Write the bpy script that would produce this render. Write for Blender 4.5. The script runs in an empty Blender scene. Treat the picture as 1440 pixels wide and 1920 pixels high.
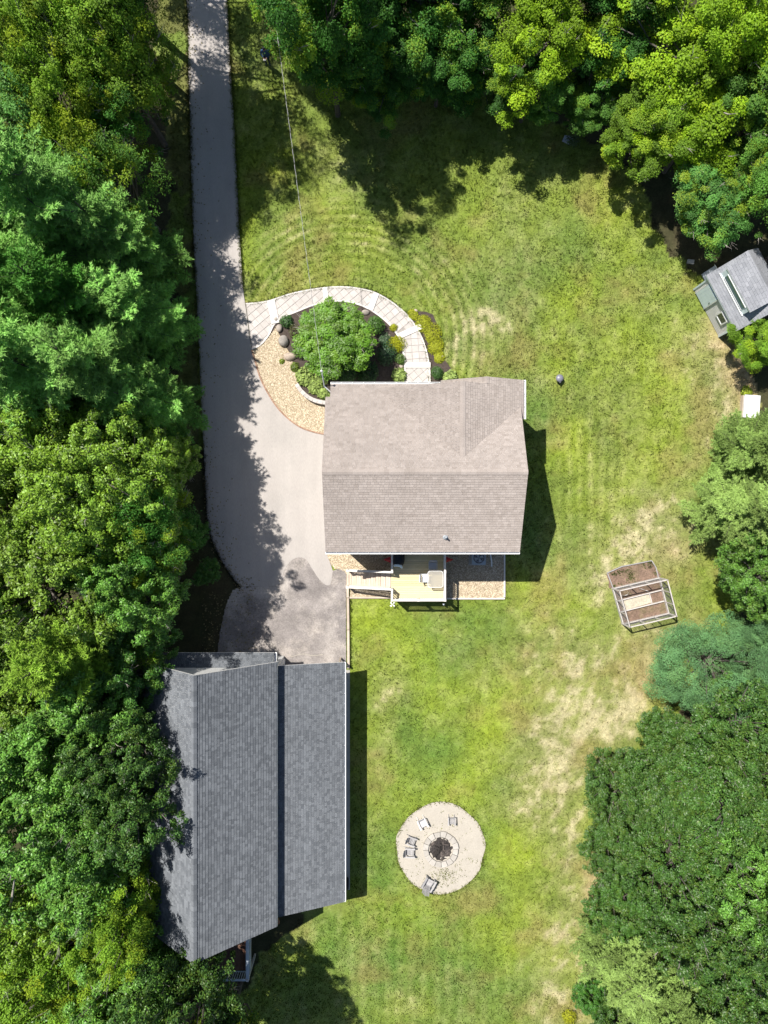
import bpy, bmesh, math, random
import numpy as np
from mathutils import Vector, Matrix

# ------------------------------------------------------------------ camera, sky, sun, exposure
H = 46.0                     # drone height above the lawn, metres
F = 1356.0                   # focal length in pixels of a 1440 px wide picture
S0 = F / H                   # pixels per metre on the ground
sc = bpy.context.scene
col = sc.collection
cam_d = bpy.data.cameras.new('camera')
cam_d.sensor_fit = 'HORIZONTAL'; cam_d.sensor_width = 36.0; cam_d.lens = F / 1440 * 36
cam_d.clip_start = 0.5; cam_d.clip_end = 2000
cam = bpy.data.objects.new('camera', cam_d); col.objects.link(cam)
cam.location = (0, 0, H); cam.rotation_euler = (0, 0, 0)
sc.camera = cam

SUNV = Vector((-0.435, 0.40, 1.0)).normalized()     # towards the sun
world = bpy.data.worlds.new('World'); sc.world = world; world.use_nodes = True
wn = world.node_tree.nodes; wl = world.node_tree.links
wn.clear()
wo = wn.new('ShaderNodeOutputWorld'); wb = wn.new('ShaderNodeBackground'); ws = wn.new('ShaderNodeTexSky')
ws.sky_type = 'NISHITA'; ws.sun_disc = False
ws.sun_elevation = math.asin(SUNV.z); ws.sun_rotation = math.atan2(SUNV.x, SUNV.y) % (2 * math.pi)
wb.inputs['Strength'].default_value = 0.07
wl.new(ws.outputs[0], wb.inputs['Color']); wl.new(wb.outputs[0], wo.inputs['Surface'])
sun_d = bpy.data.lights.new('sun', 'SUN'); sun_d.energy = 5.0; sun_d.angle = math.radians(0.55); sun_d.color = (1.0, 0.95, 0.87)
sun = bpy.data.objects.new('sun', sun_d); col.objects.link(sun)
sun.rotation_euler = (-SUNV).to_track_quat('-Z', 'Y').to_euler(); sun.location = SUNV * 80
vs = sc.view_settings
vs.view_transform = 'Standard'; vs.look = 'None'; vs.gamma = 1.0; vs.use_curve_mapping = False
vs.exposure = 0.52
sc.cycles.use_adaptive_sampling = True; sc.cycles.adaptive_threshold = 0.02; sc.cycles.use_denoising = True
sc.cycles.max_bounces = 4; sc.cycles.diffuse_bounces = 2; sc.cycles.glossy_bounces = 2; sc.cycles.transmission_bounces = 3; sc.cycles.transparent_max_bounces = 6

R = math.radians
rnd = random.Random(5)

def W(px, py, z=0.0):
    """point of the place at height z that the drone sees at (px, py)"""
    return Vector(((px - 720) * (H - z) / F, (960 - py) * (H - z) / F, z))

# ------------------------------------------------------------------ materials
def nt_new(name):
    m = bpy.data.materials.new(name); m.use_nodes = True
    t = m.node_tree; t.nodes.clear()
    out = t.nodes.new('ShaderNodeOutputMaterial')
    return m, t, out

def N(t, kind, **kw):
    n = t.nodes.new(kind)
    for k, v in kw.items():
        if k in n.inputs.keys(): n.inputs[k].default_value = v
        else: setattr(n, k, v)
    return n

def mixc(t, a, b, fac, mode='MIX'):
    n = t.nodes.new('ShaderNodeMix'); n.data_type = 'RGBA'; n.blend_type = mode
    for s, v in ((n.inputs[0], fac), (n.inputs[6], a), (n.inputs[7], b)):
        if hasattr(v, 'is_output'): t.links.new(v, s)
        elif isinstance(v, (int, float)): s.default_value = v
        else: s.default_value = (*v[:3], 1)
    return n.outputs[2]

def ramp(t, src, lo, hi, a=0.0, b=1.0):
    n = t.nodes.new('ShaderNodeMapRange')
    n.inputs['From Min'].default_value = lo; n.inputs['From Max'].default_value = hi
    n.inputs['To Min'].default_value = a; n.inputs['To Max'].default_value = b
    t.links.new(src, n.inputs['Value'])
    return n.outputs['Result']

def noise(t, scale, detail=4.0, rough=0.6, coord='Object', stretch=None):
    tc = t.nodes.new('ShaderNodeTexCoord')
    n = N(t, 'ShaderNodeTexNoise', Scale=scale, Detail=detail, Roughness=rough)
    src = tc.outputs[coord]
    if stretch:
        mp = t.nodes.new('ShaderNodeMapping'); mp.inputs['Scale'].default_value = stretch
        t.links.new(src, mp.inputs['Vector']); src = mp.outputs['Vector']
    t.links.new(src, n.inputs['Vector'])
    return n.outputs['Fac']

def attr(t, name='v'):
    a = t.nodes.new('ShaderNodeAttribute'); a.attribute_name = name
    return a

def mat(name, c1, c2=None, rough=0.8, nscale=2.0, namt=0.25, fine=0.0, fscale=40.0, bump=0.0, bscale=30.0, spec=0.3, metal=0.0, stretch=None, stain=None, sscale=0.6, drough=0.0):
    """c1..c2 follow the per-piece value 'v'; noise mottles the colour"""
    m, t, out = nt_new(name)
    p = N(t, 'ShaderNodeBsdfPrincipled'); p.inputs['Roughness'].default_value = rough
    p.inputs['Specular IOR Level'].default_value = spec; p.inputs['Metallic'].default_value = metal
    if drough and 'Diffuse Roughness' in p.inputs.keys(): p.inputs['Diffuse Roughness'].default_value = drough
    c = mixc(t, c1, c2 or c1, attr(t).outputs['Fac'])
    if stain:
        c = mixc(t, c, stain, ramp(t, noise(t, sscale, 6, 0.65), 0.5, 0.72, 0, 0.75))
    if namt:
        f = ramp(t, noise(t, nscale, 5, 0.6, stretch=stretch), 0.25, 0.75, 1 - namt, 1 + namt)
        v = t.nodes.new('ShaderNodeVectorMath'); v.operation = 'SCALE'
        t.links.new(c, v.inputs[0]); t.links.new(f, v.inputs['Scale']); c = v.outputs[0]
    if fine:
        f = ramp(t, noise(t, fscale, 2, 0.5, stretch=stretch), 0.2, 0.8, 1 - fine, 1 + fine)
        v = t.nodes.new('ShaderNodeVectorMath'); v.operation = 'SCALE'
        t.links.new(c, v.inputs[0]); t.links.new(f, v.inputs['Scale']); c = v.outputs[0]
    t.links.new(c, p.inputs['Base Color'])
    if bump:
        b = N(t, 'ShaderNodeBump', Strength=bump, Distance=0.03)
        t.links.new(noise(t, bscale, 4, 0.6), b.inputs['Height']); t.links.new(b.outputs[0], p.inputs['Normal'])
    t.links.new(p.outputs[0], out.inputs['Surface'])
    return m

def foliage(name, rough=0.45, spec=0.4, trans=0.28, yellow=(0.21, 0.28, 0.02), ymix=0.35):
    """leaf colour = the tree's own colour (object colour), varied leaf by leaf"""
    m, t, out = nt_new(name)
    oi = t.nodes.new('ShaderNodeObjectInfo')
    a = attr(t).outputs['Fac']
    sc_ = ramp(t, a, 0, 1, 0.38, 1.75)
    v = t.nodes.new('ShaderNodeVectorMath'); v.operation = 'SCALE'
    t.links.new(oi.outputs['Color'], v.inputs[0]); t.links.new(sc_, v.inputs['Scale'])
    yf = ramp(t, attr(t, 'w').outputs['Fac'], 0.5, 1.0, 0, ymix)
    c = mixc(t, v.outputs[0], yellow, yf)
    p = N(t, 'ShaderNodeBsdfPrincipled'); p.inputs['Roughness'].default_value = rough; p.inputs['Specular IOR Level'].default_value = spec
    t.links.new(c, p.inputs['Base Color'])
    tr = t.nodes.new('ShaderNodeBsdfTranslucent')
    c2 = mixc(t, c, (0.9, 1.0, 0.25), 1.0, 'MULTIPLY')
    t.links.new(c2, tr.inputs['Color'])
    ms = t.nodes.new('ShaderNodeMixShader'); ms.inputs[0].default_value = trans
    t.links.new(p.outputs[0], ms.inputs[1]); t.links.new(tr.outputs[0], ms.inputs[2])
    t.links.new(ms.outputs[0], out.inputs['Surface'])
    return m

def glassmat(name, colr, rough=0.1, alpha=0.3):
    m, t, out = nt_new(name)
    p = N(t, 'ShaderNodeBsdfPrincipled'); p.inputs['Roughness'].default_value = rough
    p.inputs['Base Color'].default_value = (*colr, 1)
    tr = t.nodes.new('ShaderNodeBsdfTransparent')
    ms = t.nodes.new('ShaderNodeMixShader'); ms.inputs[0].default_value = alpha
    t.links.new(tr.outputs[0], ms.inputs[1]); t.links.new(p.outputs[0], ms.inputs[2])
    t.links.new(ms.outputs[0], out.inputs['Surface'])
    return m

M = {}
M['leaf'] = foliage('leaf', 0.45, 0.42, 0.2)
M['leaf_soft'] = foliage('leaf_soft', 0.6, 0.25, 0.32, ymix=0.6, yellow=(0.40, 0.49, 0.018))
M['needle'] = foliage('needle', 0.6, 0.2, 0.12, ymix=0.15)
M['bark'] = mat('bark', (0.07, 0.06, 0.05), (0.33, 0.30, 0.27), 0.9, 6, 0.4, bump=0.6)
M['shingle_tan'] = mat('shingle_tan', (0.325, 0.284, 0.258), (0.425, 0.378, 0.350), 0.9, 0.55, 0.08, fine=0.2, fscale=28, spec=0.1, drough=1.0)
M['shingle_grey'] = mat('shingle_grey', (0.108, 0.118, 0.133), (0.192, 0.207, 0.228), 0.9, 0.5, 0.10, fine=0.2, fscale=28, spec=0.1, drough=1.0)
M['shingle_slate'] = mat('shingle_slate', (0.22, 0.23, 0.255), (0.31, 0.32, 0.35), 0.9, 0.8, 0.12, fine=0.15, fscale=28)
M['white'] = mat('white_trim', (0.78, 0.79, 0.80), None, 0.5, 3, 0.06)
M['siding'] = mat('siding', (0.66, 0.67, 0.66), (0.72, 0.72, 0.71), 0.6, 2, 0.08)
M['siding_grey'] = mat('siding_grey', (0.62, 0.615, 0.605), (0.68, 0.675, 0.665), 0.7, 2, 0.10, fine=0.05)
M['trim_blue'] = mat('trim_blue', (0.72, 0.83, 0.88), None, 0.5, 3, 0.08)
M['asphalt'] = mat('asphalt', (0.405, 0.375, 0.355), None, 0.9, 0.35, 0.10, fine=0.12, fscale=22, bump=0.25, bscale=60, stain=(0.345, 0.325, 0.308), sscale=0.35, stretch=(2.2, .3, 1))
M['asphalt_old'] = mat('asphalt_old', (0.235, 0.213, 0.205), (0.40, 0.365, 0.34), 0.92, 1.1, 0.30, fine=0.25, fscale=12, bump=0.4, bscale=50, stain=(0.40, 0.36, 0.325), sscale=0.75)
M['concrete'] = mat('concrete', (0.42, 0.40, 0.37), None, 0.85, 1.5, 0.14, fine=0.1)
M['granite'] = mat('granite', (0.60, 0.575, 0.55), (0.72, 0.69, 0.67), 0.8, 4, 0.08, fine=0.1)
M['paver'] = mat('paver', (0.44, 0.41, 0.39), (0.53, 0.495, 0.475), 0.85, 5, 0.10, fine=0.1)
M['joint'] = mat('joint_sand', (0.33, 0.305, 0.285), None, 0.95, 8, 0.2)
M['brick'] = mat('brick', (0.33, 0.20, 0.14), (0.43, 0.29, 0.21), 0.9, 6, 0.2)
M['pebble'] = mat('pebble', (0.26, 0.20, 0.135), (0.66, 0.57, 0.43), 0.8, 8, 0.15)
M['gravel'] = mat('gravel_bed', (0.36, 0.295, 0.20), None, 0.95, 14, 0.35, fine=0.35, fscale=18)
M['mulch'] = mat('mulch', (0.055, 0.042, 0.036), (0.09, 0.07, 0.06), 0.95, 8, 0.35, fine=0.4, fscale=30, bump=0.8)
M['rock'] = mat('rock', (0.27, 0.255, 0.24), (0.46, 0.38, 0.31), 0.9, 3, 0.3, fine=0.2, bump=0.5, bscale=8)
M['deck'] = mat('deck_board', (0.58, 0.50, 0.30), (0.68, 0.60, 0.385), 0.75, 3, 0.12, fine=0.12, fscale=12, stretch=(1, 10, 10))
M['rail'] = mat('rail_paint', (0.70, 0.655, 0.60), (0.76, 0.71, 0.66), 0.6, 4, 0.06)
M['stair'] = mat('stair_tread', (0.56, 0.46, 0.37), (0.64, 0.54, 0.45), 0.75, 4, 0.1)
M['black'] = mat('black_cover', (0.012, 0.014, 0.02), None, 0.6, 6, 0.3)
M['plastic_w'] = mat('white_plastic', (0.75, 0.76, 0.78), None, 0.4, 6, 0.03)
M['plastic_g'] = mat('grey_fabric', (0.36, 0.38, 0.42), None, 0.7, 6, 0.1)
M['chair_wood'] = mat('weathered_wood', (0.27, 0.265, 0.27), (0.42, 0.41, 0.41), 0.85, 6, 0.2, fine=0.1)
M['chair_pale'] = mat('pale_wood', (0.58, 0.57, 0.58), (0.70, 0.69, 0.70), 0.8, 6, 0.08)
M['sand'] = mat('sand', (0.43, 0.395, 0.34), None, 0.95, 1.2, 0.08, fine=0.12, fscale=14, bump=0.3, bscale=20)
M['sandstone'] = mat('fire_ring_stone', (0.38, 0.355, 0.32), (0.48, 0.45, 0.41), 0.9, 5, 0.15)
M['ash'] = mat('ash', (0.018, 0.017, 0.018), (0.07, 0.06, 0.055), 0.95, 4, 0.5, fine=0.5, fscale=12, bump=1.0, bscale=10, stain=(0.17, 0.14, 0.12), sscale=1.4)
M['char'] = mat('charred_wood', (0.02, 0.018, 0.017), (0.12, 0.10, 0.09), 0.9, 6, 0.3)
M['soil'] = mat('soil', (0.17, 0.115, 0.085), (0.24, 0.165, 0.125), 0.95, 2.2, 0.3, fine=0.4, fscale=11, bump=1.0, bscale=9, stain=(0.13, 0.125, 0.05), sscale=0.9)
M['cage_wood'] = mat('cage_wood', (0.48, 0.44, 0.42), (0.56, 0.53, 0.51), 0.8, 5, 0.15)
M['cage_path'] = mat('cage_path', (0.47, 0.43, 0.34), None, 0.95, 3, 0.15, fine=0.25, fscale=14)
M['mesh'] = mat('wire', (0.40, 0.40, 0.40), None, 0.5, 4, 0.0, metal=0.6)
M['dark_metal'] = mat('dark_metal', (0.10, 0.10, 0.12), None, 0.45, 4, 0.1, metal=0.2)
M['metal'] = mat('grey_metal', (0.42, 0.45, 0.48), None, 0.45, 4, 0.1, metal=0.3)
M['ac'] = mat('unit_metal', (0.36, 0.42, 0.48), None, 0.5, 4, 0.06)
M['red'] = mat('red_paint', (0.42, 0.015, 0.03), None, 0.5, 4, 0.1)
M['glass'] = mat('window_glass', (0.03, 0.05, 0.06), None, 0.08, 4, 0.0, spec=0.8)
M['teal_glass'] = mat('teal_glass', (0.06, 0.14, 0.15), None, 0.1, 4, 0.0, spec=0.8)
M['frosted'] = glassmat('frosted_glass', (0.55, 0.52, 0.46), 0.35, 0.4)
M['cable_w'] = mat('bare_wire', (0.55, 0.55, 0.55), None, 0.4, 4, 0)
M['cable_b'] = mat('black_wire', (0.16, 0.16, 0.16), None, 0.5, 4, 0)
M['cloth_blue'] = mat('blue_shirt', (0.035, 0.085, 0.20), (0.05, 0.11, 0.24), 0.85, 8, 0.2)
M['cloth_navy'] = mat('navy_trousers', (0.018, 0.030, 0.065), None, 0.9, 8, 0.2)
M['skin'] = mat('skin', (0.50, 0.30, 0.22), None, 0.6, 8, 0.05)
M['hair'] = mat('hair', (0.012, 0.012, 0.02), None, 0.6, 8, 0.2)
M['timber'] = mat('timber_edge', (0.46, 0.38, 0.30), (0.54, 0.46, 0.38), 0.85, 4, 0.15)
M['brown_deck'] = mat('brown_deck', (0.14, 0.07, 0.05), (0.24, 0.14, 0.10), 0.8, 4, 0.2)
M['litter'] = mat('leaf_litter', (0.055, 0.043, 0.027), (0.075, 0.06, 0.04), 0.95, 1.2, 0.4, fine=0.5, fscale=8, bump=0.8, bscale=10, stain=(0.035, 0.05, 0.016), sscale=0.5)
M['tarp'] = mat('tarp', (0.40, 0.44, 0.50), None, 0.6, 4, 0.1)
M['grass'] = None

# ------------------------------------------------------------------ mesh helpers
class MB:
    """collects faces for ONE mesh; every piece carries a value v used by the material"""
    def __init__(s): s.v = []; s.f = []; s.a = []; s.mi = []
    def add(s, verts, faces, a=0.5, mi=0):
        b = len(s.v)
        s.v += [tuple(p) for p in verts]; s.a += [a] * len(verts)
        s.f += [[b + i for i in f] for f in faces]; s.mi += [mi] * len(faces)
        return s
    def box(s, x0, x1, y0, y1, z0, z1, a=0.5, mi=0):
        v = [(x0, y0, z0), (x1, y0, z0), (x1, y1, z0), (x0, y1, z0), (x0, y0, z1), (x1, y0, z1), (x1, y1, z1), (x0, y1, z1)]
        return s.add(v, [(0, 3, 2, 1), (4, 5, 6, 7), (0, 1, 5, 4), (1, 2, 6, 5), (2, 3, 7, 6), (3, 0, 4, 7)], a, mi)
    def bar(s, p, q, w, h, a=0.5, up=(0, 0, 1), mi=0):
        """square bar from p to q"""
        p = Vector(p); q = Vector(q); d = (q - p).normalized(); u = Vector(up)
        if abs(d.dot(u)) > 0.98: u = Vector((0, 1, 0))
        r = d.cross(u).normalized() * (w / 2); u2 = r.cross(d).normalized() * (h / 2)
        v = [p - r - u2, p + r - u2, p + r + u2, p - r + u2, q - r - u2, q + r - u2, q + r + u2, q - r + u2]
        return s.add(v, [(3, 2, 1, 0), (4, 5, 6, 7), (0, 1, 5, 4), (1, 2, 6, 5), (2, 3, 7, 6), (3, 0, 4, 7)], a, mi)
    def tube(s, pts, rad, n=6, a=0.5, mi=0, cap=True):
        pts = [Vector(p) for p in pts]; k = len(pts)
        rad = rad if isinstance(rad, (list, tuple)) else [rad] * k
        vv = []; prev = None
        for i, p in enumerate(pts):
            d = (pts[min(i + 1, k - 1)] - pts[max(i - 1, 0)]).normalized()
            u = prev if prev is not None and abs(prev.dot(d)) < 0.95 else (Vector((0, 0, 1)) if abs(d.z) < 0.9 else Vector((0, 1, 0)))
            r = d.cross(u).normalized(); u = r.cross(d).normalized(); prev = u
            for j in range(n):
                t = 2 * math.pi * j / n
                vv.append(p + (r * math.cos(t) + u * math.sin(t)) * rad[i])
        ff = [(i * n + j, i * n + (j + 1) % n, (i + 1) * n + (j + 1) % n, (i + 1) * n + j) for i in range(k - 1) for j in range(n)]
        if cap: ff += [tuple(range(n - 1, -1, -1)), tuple((k - 1) * n + j for j in range(n))]
        return s.add(vv, ff, a, mi)
    def lathe(s, c, prof, n=16, a=0.5, mi=0):
        c = Vector(c); vv = []
        for r, z in prof:
            for j in range(n):
                t = 2 * math.pi * j / n
                vv.append(c + Vector((r * math.cos(t), r * math.sin(t), z)))
        k = len(prof)
        ff = [(i * n + j, i * n + (j + 1) % n, (i + 1) * n + (j + 1) % n, (i + 1) * n + j) for i in range(k - 1) for j in range(n)]
        ff += [tuple(range(n - 1, -1, -1)), tuple((k - 1) * n + j for j in range(n))]
        return s.add(vv, ff, a, mi)
    def prism(s, poly, z0, z1, a=0.5, mi=0):
        """poly of (x, y) counter-clockwise; z0, z1 numbers or functions of (x, y)"""
        if sum(poly[i - 1][0] * poly[i][1] - poly[i][0] * poly[i - 1][1] for i in range(len(poly))) < 0: poly = poly[::-1]
        f0 = z0 if callable(z0) else (lambda x, y: z0); f1 = z1 if callable(z1) else (lambda x, y: z1)
        n = len(poly)
        v = [(x, y, f0(x, y)) for x, y in poly] + [(x, y, f1(x, y)) for x, y in poly]
        return s.add(v, [tuple(range(n - 1, -1, -1)), tuple(range(n, 2 * n))] + [(i, (i + 1) % n, n + (i + 1) % n, n + i) for i in range(n)], a, mi)
    def blob(s, c, rx, ry, rz, seed, rough=0.25, a=0.5, sub=2, mi=0):
        bm = bmesh.new(); bmesh.ops.create_icosphere(bm, subdivisions=sub, radius=1)
        r = random.Random(seed); ks = [(Vector((r.gauss(0, 1), r.gauss(0, 1), r.gauss(0, 1))).normalized(), r.uniform(-rough, rough)) for _ in range(7)]
        vv = []
        for v in bm.verts:
            d = v.co.normalized(); f = 1 + sum(k * max(0, d.dot(n)) ** 2 for n, k in ks)
            vv.append((c[0] + d.x * rx * f, c[1] + d.y * ry * f, c[2] + d.z * rz * f))
        bm.verts.index_update()
        ff = [[v.index for v in f.verts] for f in bm.faces]; bm.free()
        return s.add(vv, ff, a, mi)

def set_attr(me, a):
    at = me.attributes.new('v', 'FLOAT', 'POINT'); at.data.foreach_set('value', np.asarray(a, dtype=np.float32))

def np_mesh(name, verts, faces, a=None, w=None):
    """big mesh from numpy arrays (all faces the same size)"""
    me = bpy.data.meshes.new(name)
    k = faces.shape[1]
    me.vertices.add(len(verts)); me.vertices.foreach_set('co', np.ascontiguousarray(verts, dtype=np.float32).ravel())
    me.loops.add(faces.size); me.loops.foreach_set('vertex_index', np.ascontiguousarray(faces, dtype=np.int32).ravel())
    me.polygons.add(len(faces)); me.polygons.foreach_set('loop_start', np.arange(0, faces.size, k, dtype=np.int32))
    me.update(calc_edges=True)
    if a is not None: set_attr(me, a)
    if w is not None:
        at = me.attributes.new('w', 'FLOAT', 'POINT'); at.data.foreach_set('value', np.asarray(w, dtype=np.float32))
    return me

WL = {}
def wloc(o): return WL.get(o.name, Vector((0, 0, 0))) if o else Vector((0, 0, 0))

def link(name, me, parent=None):
    o = bpy.data.objects.new(name, me); col.objects.link(o)
    if parent: o.parent = parent
    return o

def build(name, mb, mats, parent=None, local=False, smooth=False):
    """one mesh object; coordinates are the place's unless local"""
    me = bpy.data.meshes.new(name)
    L = Vector((0, 0, 0)) if local or parent is None else wloc(parent)
    me.from_pydata([(p[0] - L.x, p[1] - L.y, p[2] - L.z) for p in mb.v], [], mb.f)
    for m in (mats if isinstance(mats, (list, tuple)) else [mats]): me.materials.append(m)
    me.polygons.foreach_set('material_index', mb.mi)
    if smooth: me.polygons.foreach_set('use_smooth', [True] * len(me.polygons))
    set_attr(me, mb.a); me.update()
    o = link(name, me, parent)
    if parent: WL[o.name] = wloc(parent)
    return o

def thing(name, label, cat, loc=(0, 0, 0), rz=0.0, group=None):
    o = bpy.data.objects.new(name, None); col.objects.link(o); o.empty_display_size = 0.2
    o.location = loc; o.rotation_euler = (0, 0, rz); WL[o.name] = Vector(loc)
    o['label'] = label; o['category'] = cat
    if group: o['group'] = group
    return o

def tag(o, label=None, cat=None, group=None, kind=None):
    if label: o['label'] = label
    if cat: o['category'] = cat
    if group: o['group'] = group
    if kind: o['kind'] = kind
    return o

def copy_tree(o, parent=None):
    c = o.copy(); col.objects.link(c); c.parent = parent
    for ch in list(o.children): copy_tree(ch, c)
    return c

def smooth_curve(pts, n=8, closed=False):
    pts = [Vector((p[0], p[1])) for p in pts]; out = []; k = len(pts)
    g = (lambda i: pts[i % k]) if closed else (lambda i: pts[max(0, min(k - 1, i))])
    for i in range(k if closed else k - 1):
        p0, p1, p2, p3 = g(i - 1), g(i), g(i + 1), g(i + 2)
        for j in range(n):
            t = j / n
            out.append(tuple(0.5 * ((2 * p1) + (-p0 + p2) * t + (2 * p0 - 5 * p1 + 4 * p2 - p3) * t * t + (-p0 + 3 * p1 - 3 * p2 + p3) * t ** 3)))
    if not closed: out.append(tuple(pts[-1]))
    return out

def px_poly(pts, z=0.0): return [tuple(W(x, y, z)[:2]) for x, y in pts]

def pip(x, y, poly):
    inside = np.zeros(np.shape(x), bool); n = len(poly)
    for i in range(n):
        x0, y0 = poly[i - 1]; x1, y1 = poly[i]
        if y0 == y1: continue
        c = ((y0 > y) != (y1 > y)) & (x < (x1 - x0) * (y - y0) / (y1 - y0) + x0)
        inside ^= c
    return inside

def clip_half(poly, n, d):
    """keep the side n . p <= d"""
    out = []
    for i in range(len(poly)):
        p = poly[i - 1]; q = poly[i]
        a = n[0] * p[0] + n[1] * p[1] - d; b = n[0] * q[0] + n[1] * q[1] - d
        if (a <= 0) != (b <= 0):
            t = a / (a - b); out.append((p[0] + (q[0] - p[0]) * t, p[1] + (q[1] - p[1]) * t))
        if b <= 0: out.append(q)
    return out

def clip_convex(poly, cl):
    if sum(cl[i - 1][0] * cl[i][1] - cl[i][0] * cl[i - 1][1] for i in range(len(cl))) < 0: cl = cl[::-1]
    for i in range(len(cl)):
        a, b = cl[i - 1], cl[i]; n = (b[1] - a[1], -(b[0] - a[0]))
        if not poly: return poly
        poly = clip_half(poly, n, n[0] * a[0] + n[1] * a[1])
    return poly

def area(poly): return 0.5 * abs(sum(poly[i - 1][0] * poly[i][1] - poly[i][0] * poly[i - 1][1] for i in range(len(poly))))

def vnoise(x, y, scale, seed, octaves=4, rough=0.55):
    """value noise in metres, 0..1"""
    rs = np.random.RandomState(seed); tot = np.zeros(np.shape(x)); amp = 1.0; nrm = 0
    for o in range(octaves):
        g = rs.rand(257, 257); u = x / scale + 60.3 + 17 * o; v = y / scale + 71.7 + 9 * o
        i = np.floor(u).astype(int); j = np.floor(v).astype(int); fu = u - i; fv = v - j
        fu = fu * fu * (3 - 2 * fu); fv = fv * fv * (3 - 2 * fv)
        i %= 256; j %= 256
        tot += amp * ((g[i, j] * (1 - fu) + g[i + 1, j] * fu) * (1 - fv) + (g[i, j + 1] * (1 - fu) + g[i + 1, j + 1] * fu) * fv)
        nrm += amp; amp *= rough; scale /= 2.0
    return tot / nrm

# ------------------------------------------------------------------ outlines on the ground (as seen in the picture)
drive_left = [(330, -90), (350, 0), (354, 150), (358, 300), (363, 450), (371, 600), (377, 750), (384, 880), (388, 960), (394, 1000), (412, 1045), (440, 1088), (452, 1100)]
pad_edge = [(470, 1098), (498, 1100), (524, 1094), (533, 1070), (545, 1052), (560, 1045), (574, 1049), (586, 1067), (598, 1085), (612, 1097), (620, 1093), (624, 1070)]
bed_edge = [(608, 814), (585, 809), (560, 799), (535, 780), (515, 757), (497, 727), (487, 705), (480, 682), (472, 656)]
drive_right = [(467, 625), (461, 578), (456, 540), (450, 450), (445, 350), (440, 250), (432, 120), (426, 0), (418, -90)]
DRIVE = smooth_curve(drive_left, 6) + smooth_curve(pad_edge, 6) + [(620, 1058), (613, 1040), (640, 1030), (640, 816)] + smooth_curve(bed_edge, 6) + smooth_curve(drive_right, 5)
PAD = [(452, 1099)] + [(x, y + 0) for x, y in smooth_curve(pad_edge, 6)] + [(640, 1066), (649, 1075), (649, 1262), (405, 1262), (408, 1225), (414, 1180), (424, 1135), (436, 1108)]  # left side cut back so dark litter stands in for deep shade on asphalt
walk_out = smooth_curve([(461, 570), (485, 568), (507, 564), (540, 553), (575, 545), (610, 540), (640, 538.5), (670, 541), (705, 550), (740, 571), (768, 597), (788, 628), (799, 658), (805, 690), (806, 720)], 6)
walk_in = smooth_curve([(472, 655), (488, 647), (503, 630), (514, 609), (530, 596), (560, 583), (592, 571), (625, 565), (652, 566), (680, 574), (708, 590), (733, 612), (750, 638), (757, 668), (759, 690), (759, 720)], 6)
WALK = walk_out + walk_in[::-1]
GARDEN = walk_in[12:] + [(759, 730), (620, 730), (612, 760), (590, 752), (570, 738), (558, 718), (552, 690), (545, 665), (530, 640), (518, 615)]
BED_L = [(475, 655), (490, 648), (505, 632), (517, 612), (530, 640), (545, 665), (552, 690), (558, 720), (572, 742), (592, 756), (620, 764), (640, 764), (640, 816)] + smooth_curve(bed_edge, 6)
BED_R = [(822, 1010), (944, 1010), (944, 1121), (822, 1121)]
BED_M = [(613, 1040), (640, 1020), (735, 1020), (735, 1119), (657, 1119), (657, 1082), (645, 1072), (628, 1066), (619, 1056)]
STRIP = [(800, 585), (812, 590), (820, 610), (828, 640), (832, 672), (845, 690), (850, 712), (840, 722), (806, 722), (805, 690), (799, 658), (788, 628), (775, 605), (768, 592), (775, 583)]
FIRE_C = W(826, 1590); FIRE_R = 83 / S0
GARAGE_APRON = [(530, 1256), (656, 1256), (656, 1668), (530, 1668)]
HARD = [DRIVE, PAD, WALK, GARDEN, BED_L, BED_R, BED_M, STRIP, GARAGE_APRON,
        [(625, 735), (950, 735), (950, 1020), (625, 1020)]]

# lawn edge: where mown grass gives way to the wood floor
LAWN = smooth_curve([(300, -60), (318, 200), (322, 500), (350, 780), (400, 880), (412, 990), (470, 1090), (480, 1160), (470, 1240), (560, 1700), (480, 1800), (470, 1990), (1130, 1990), (1140, 1800), (1160, 1650), (1170, 1480), (1260, 1350), (1310, 1250), (1410, 1130), (1430, 950), (1420, 780), (1400, 640), (1300, 510), (1240, 440), (1190, 320), (1100, 260), (960, 190), (820, 160), (660, 140), (560, 90), (520, -60)], 6, closed=True)

def blobs(px, py, lst):
    t = np.zeros(px.shape)
    for cx, cy, rx, ry, a in lst:
        t += a * np.exp(-((px - cx) / rx) ** 2 - ((py - cy) / ry) ** 2)
    return t

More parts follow.
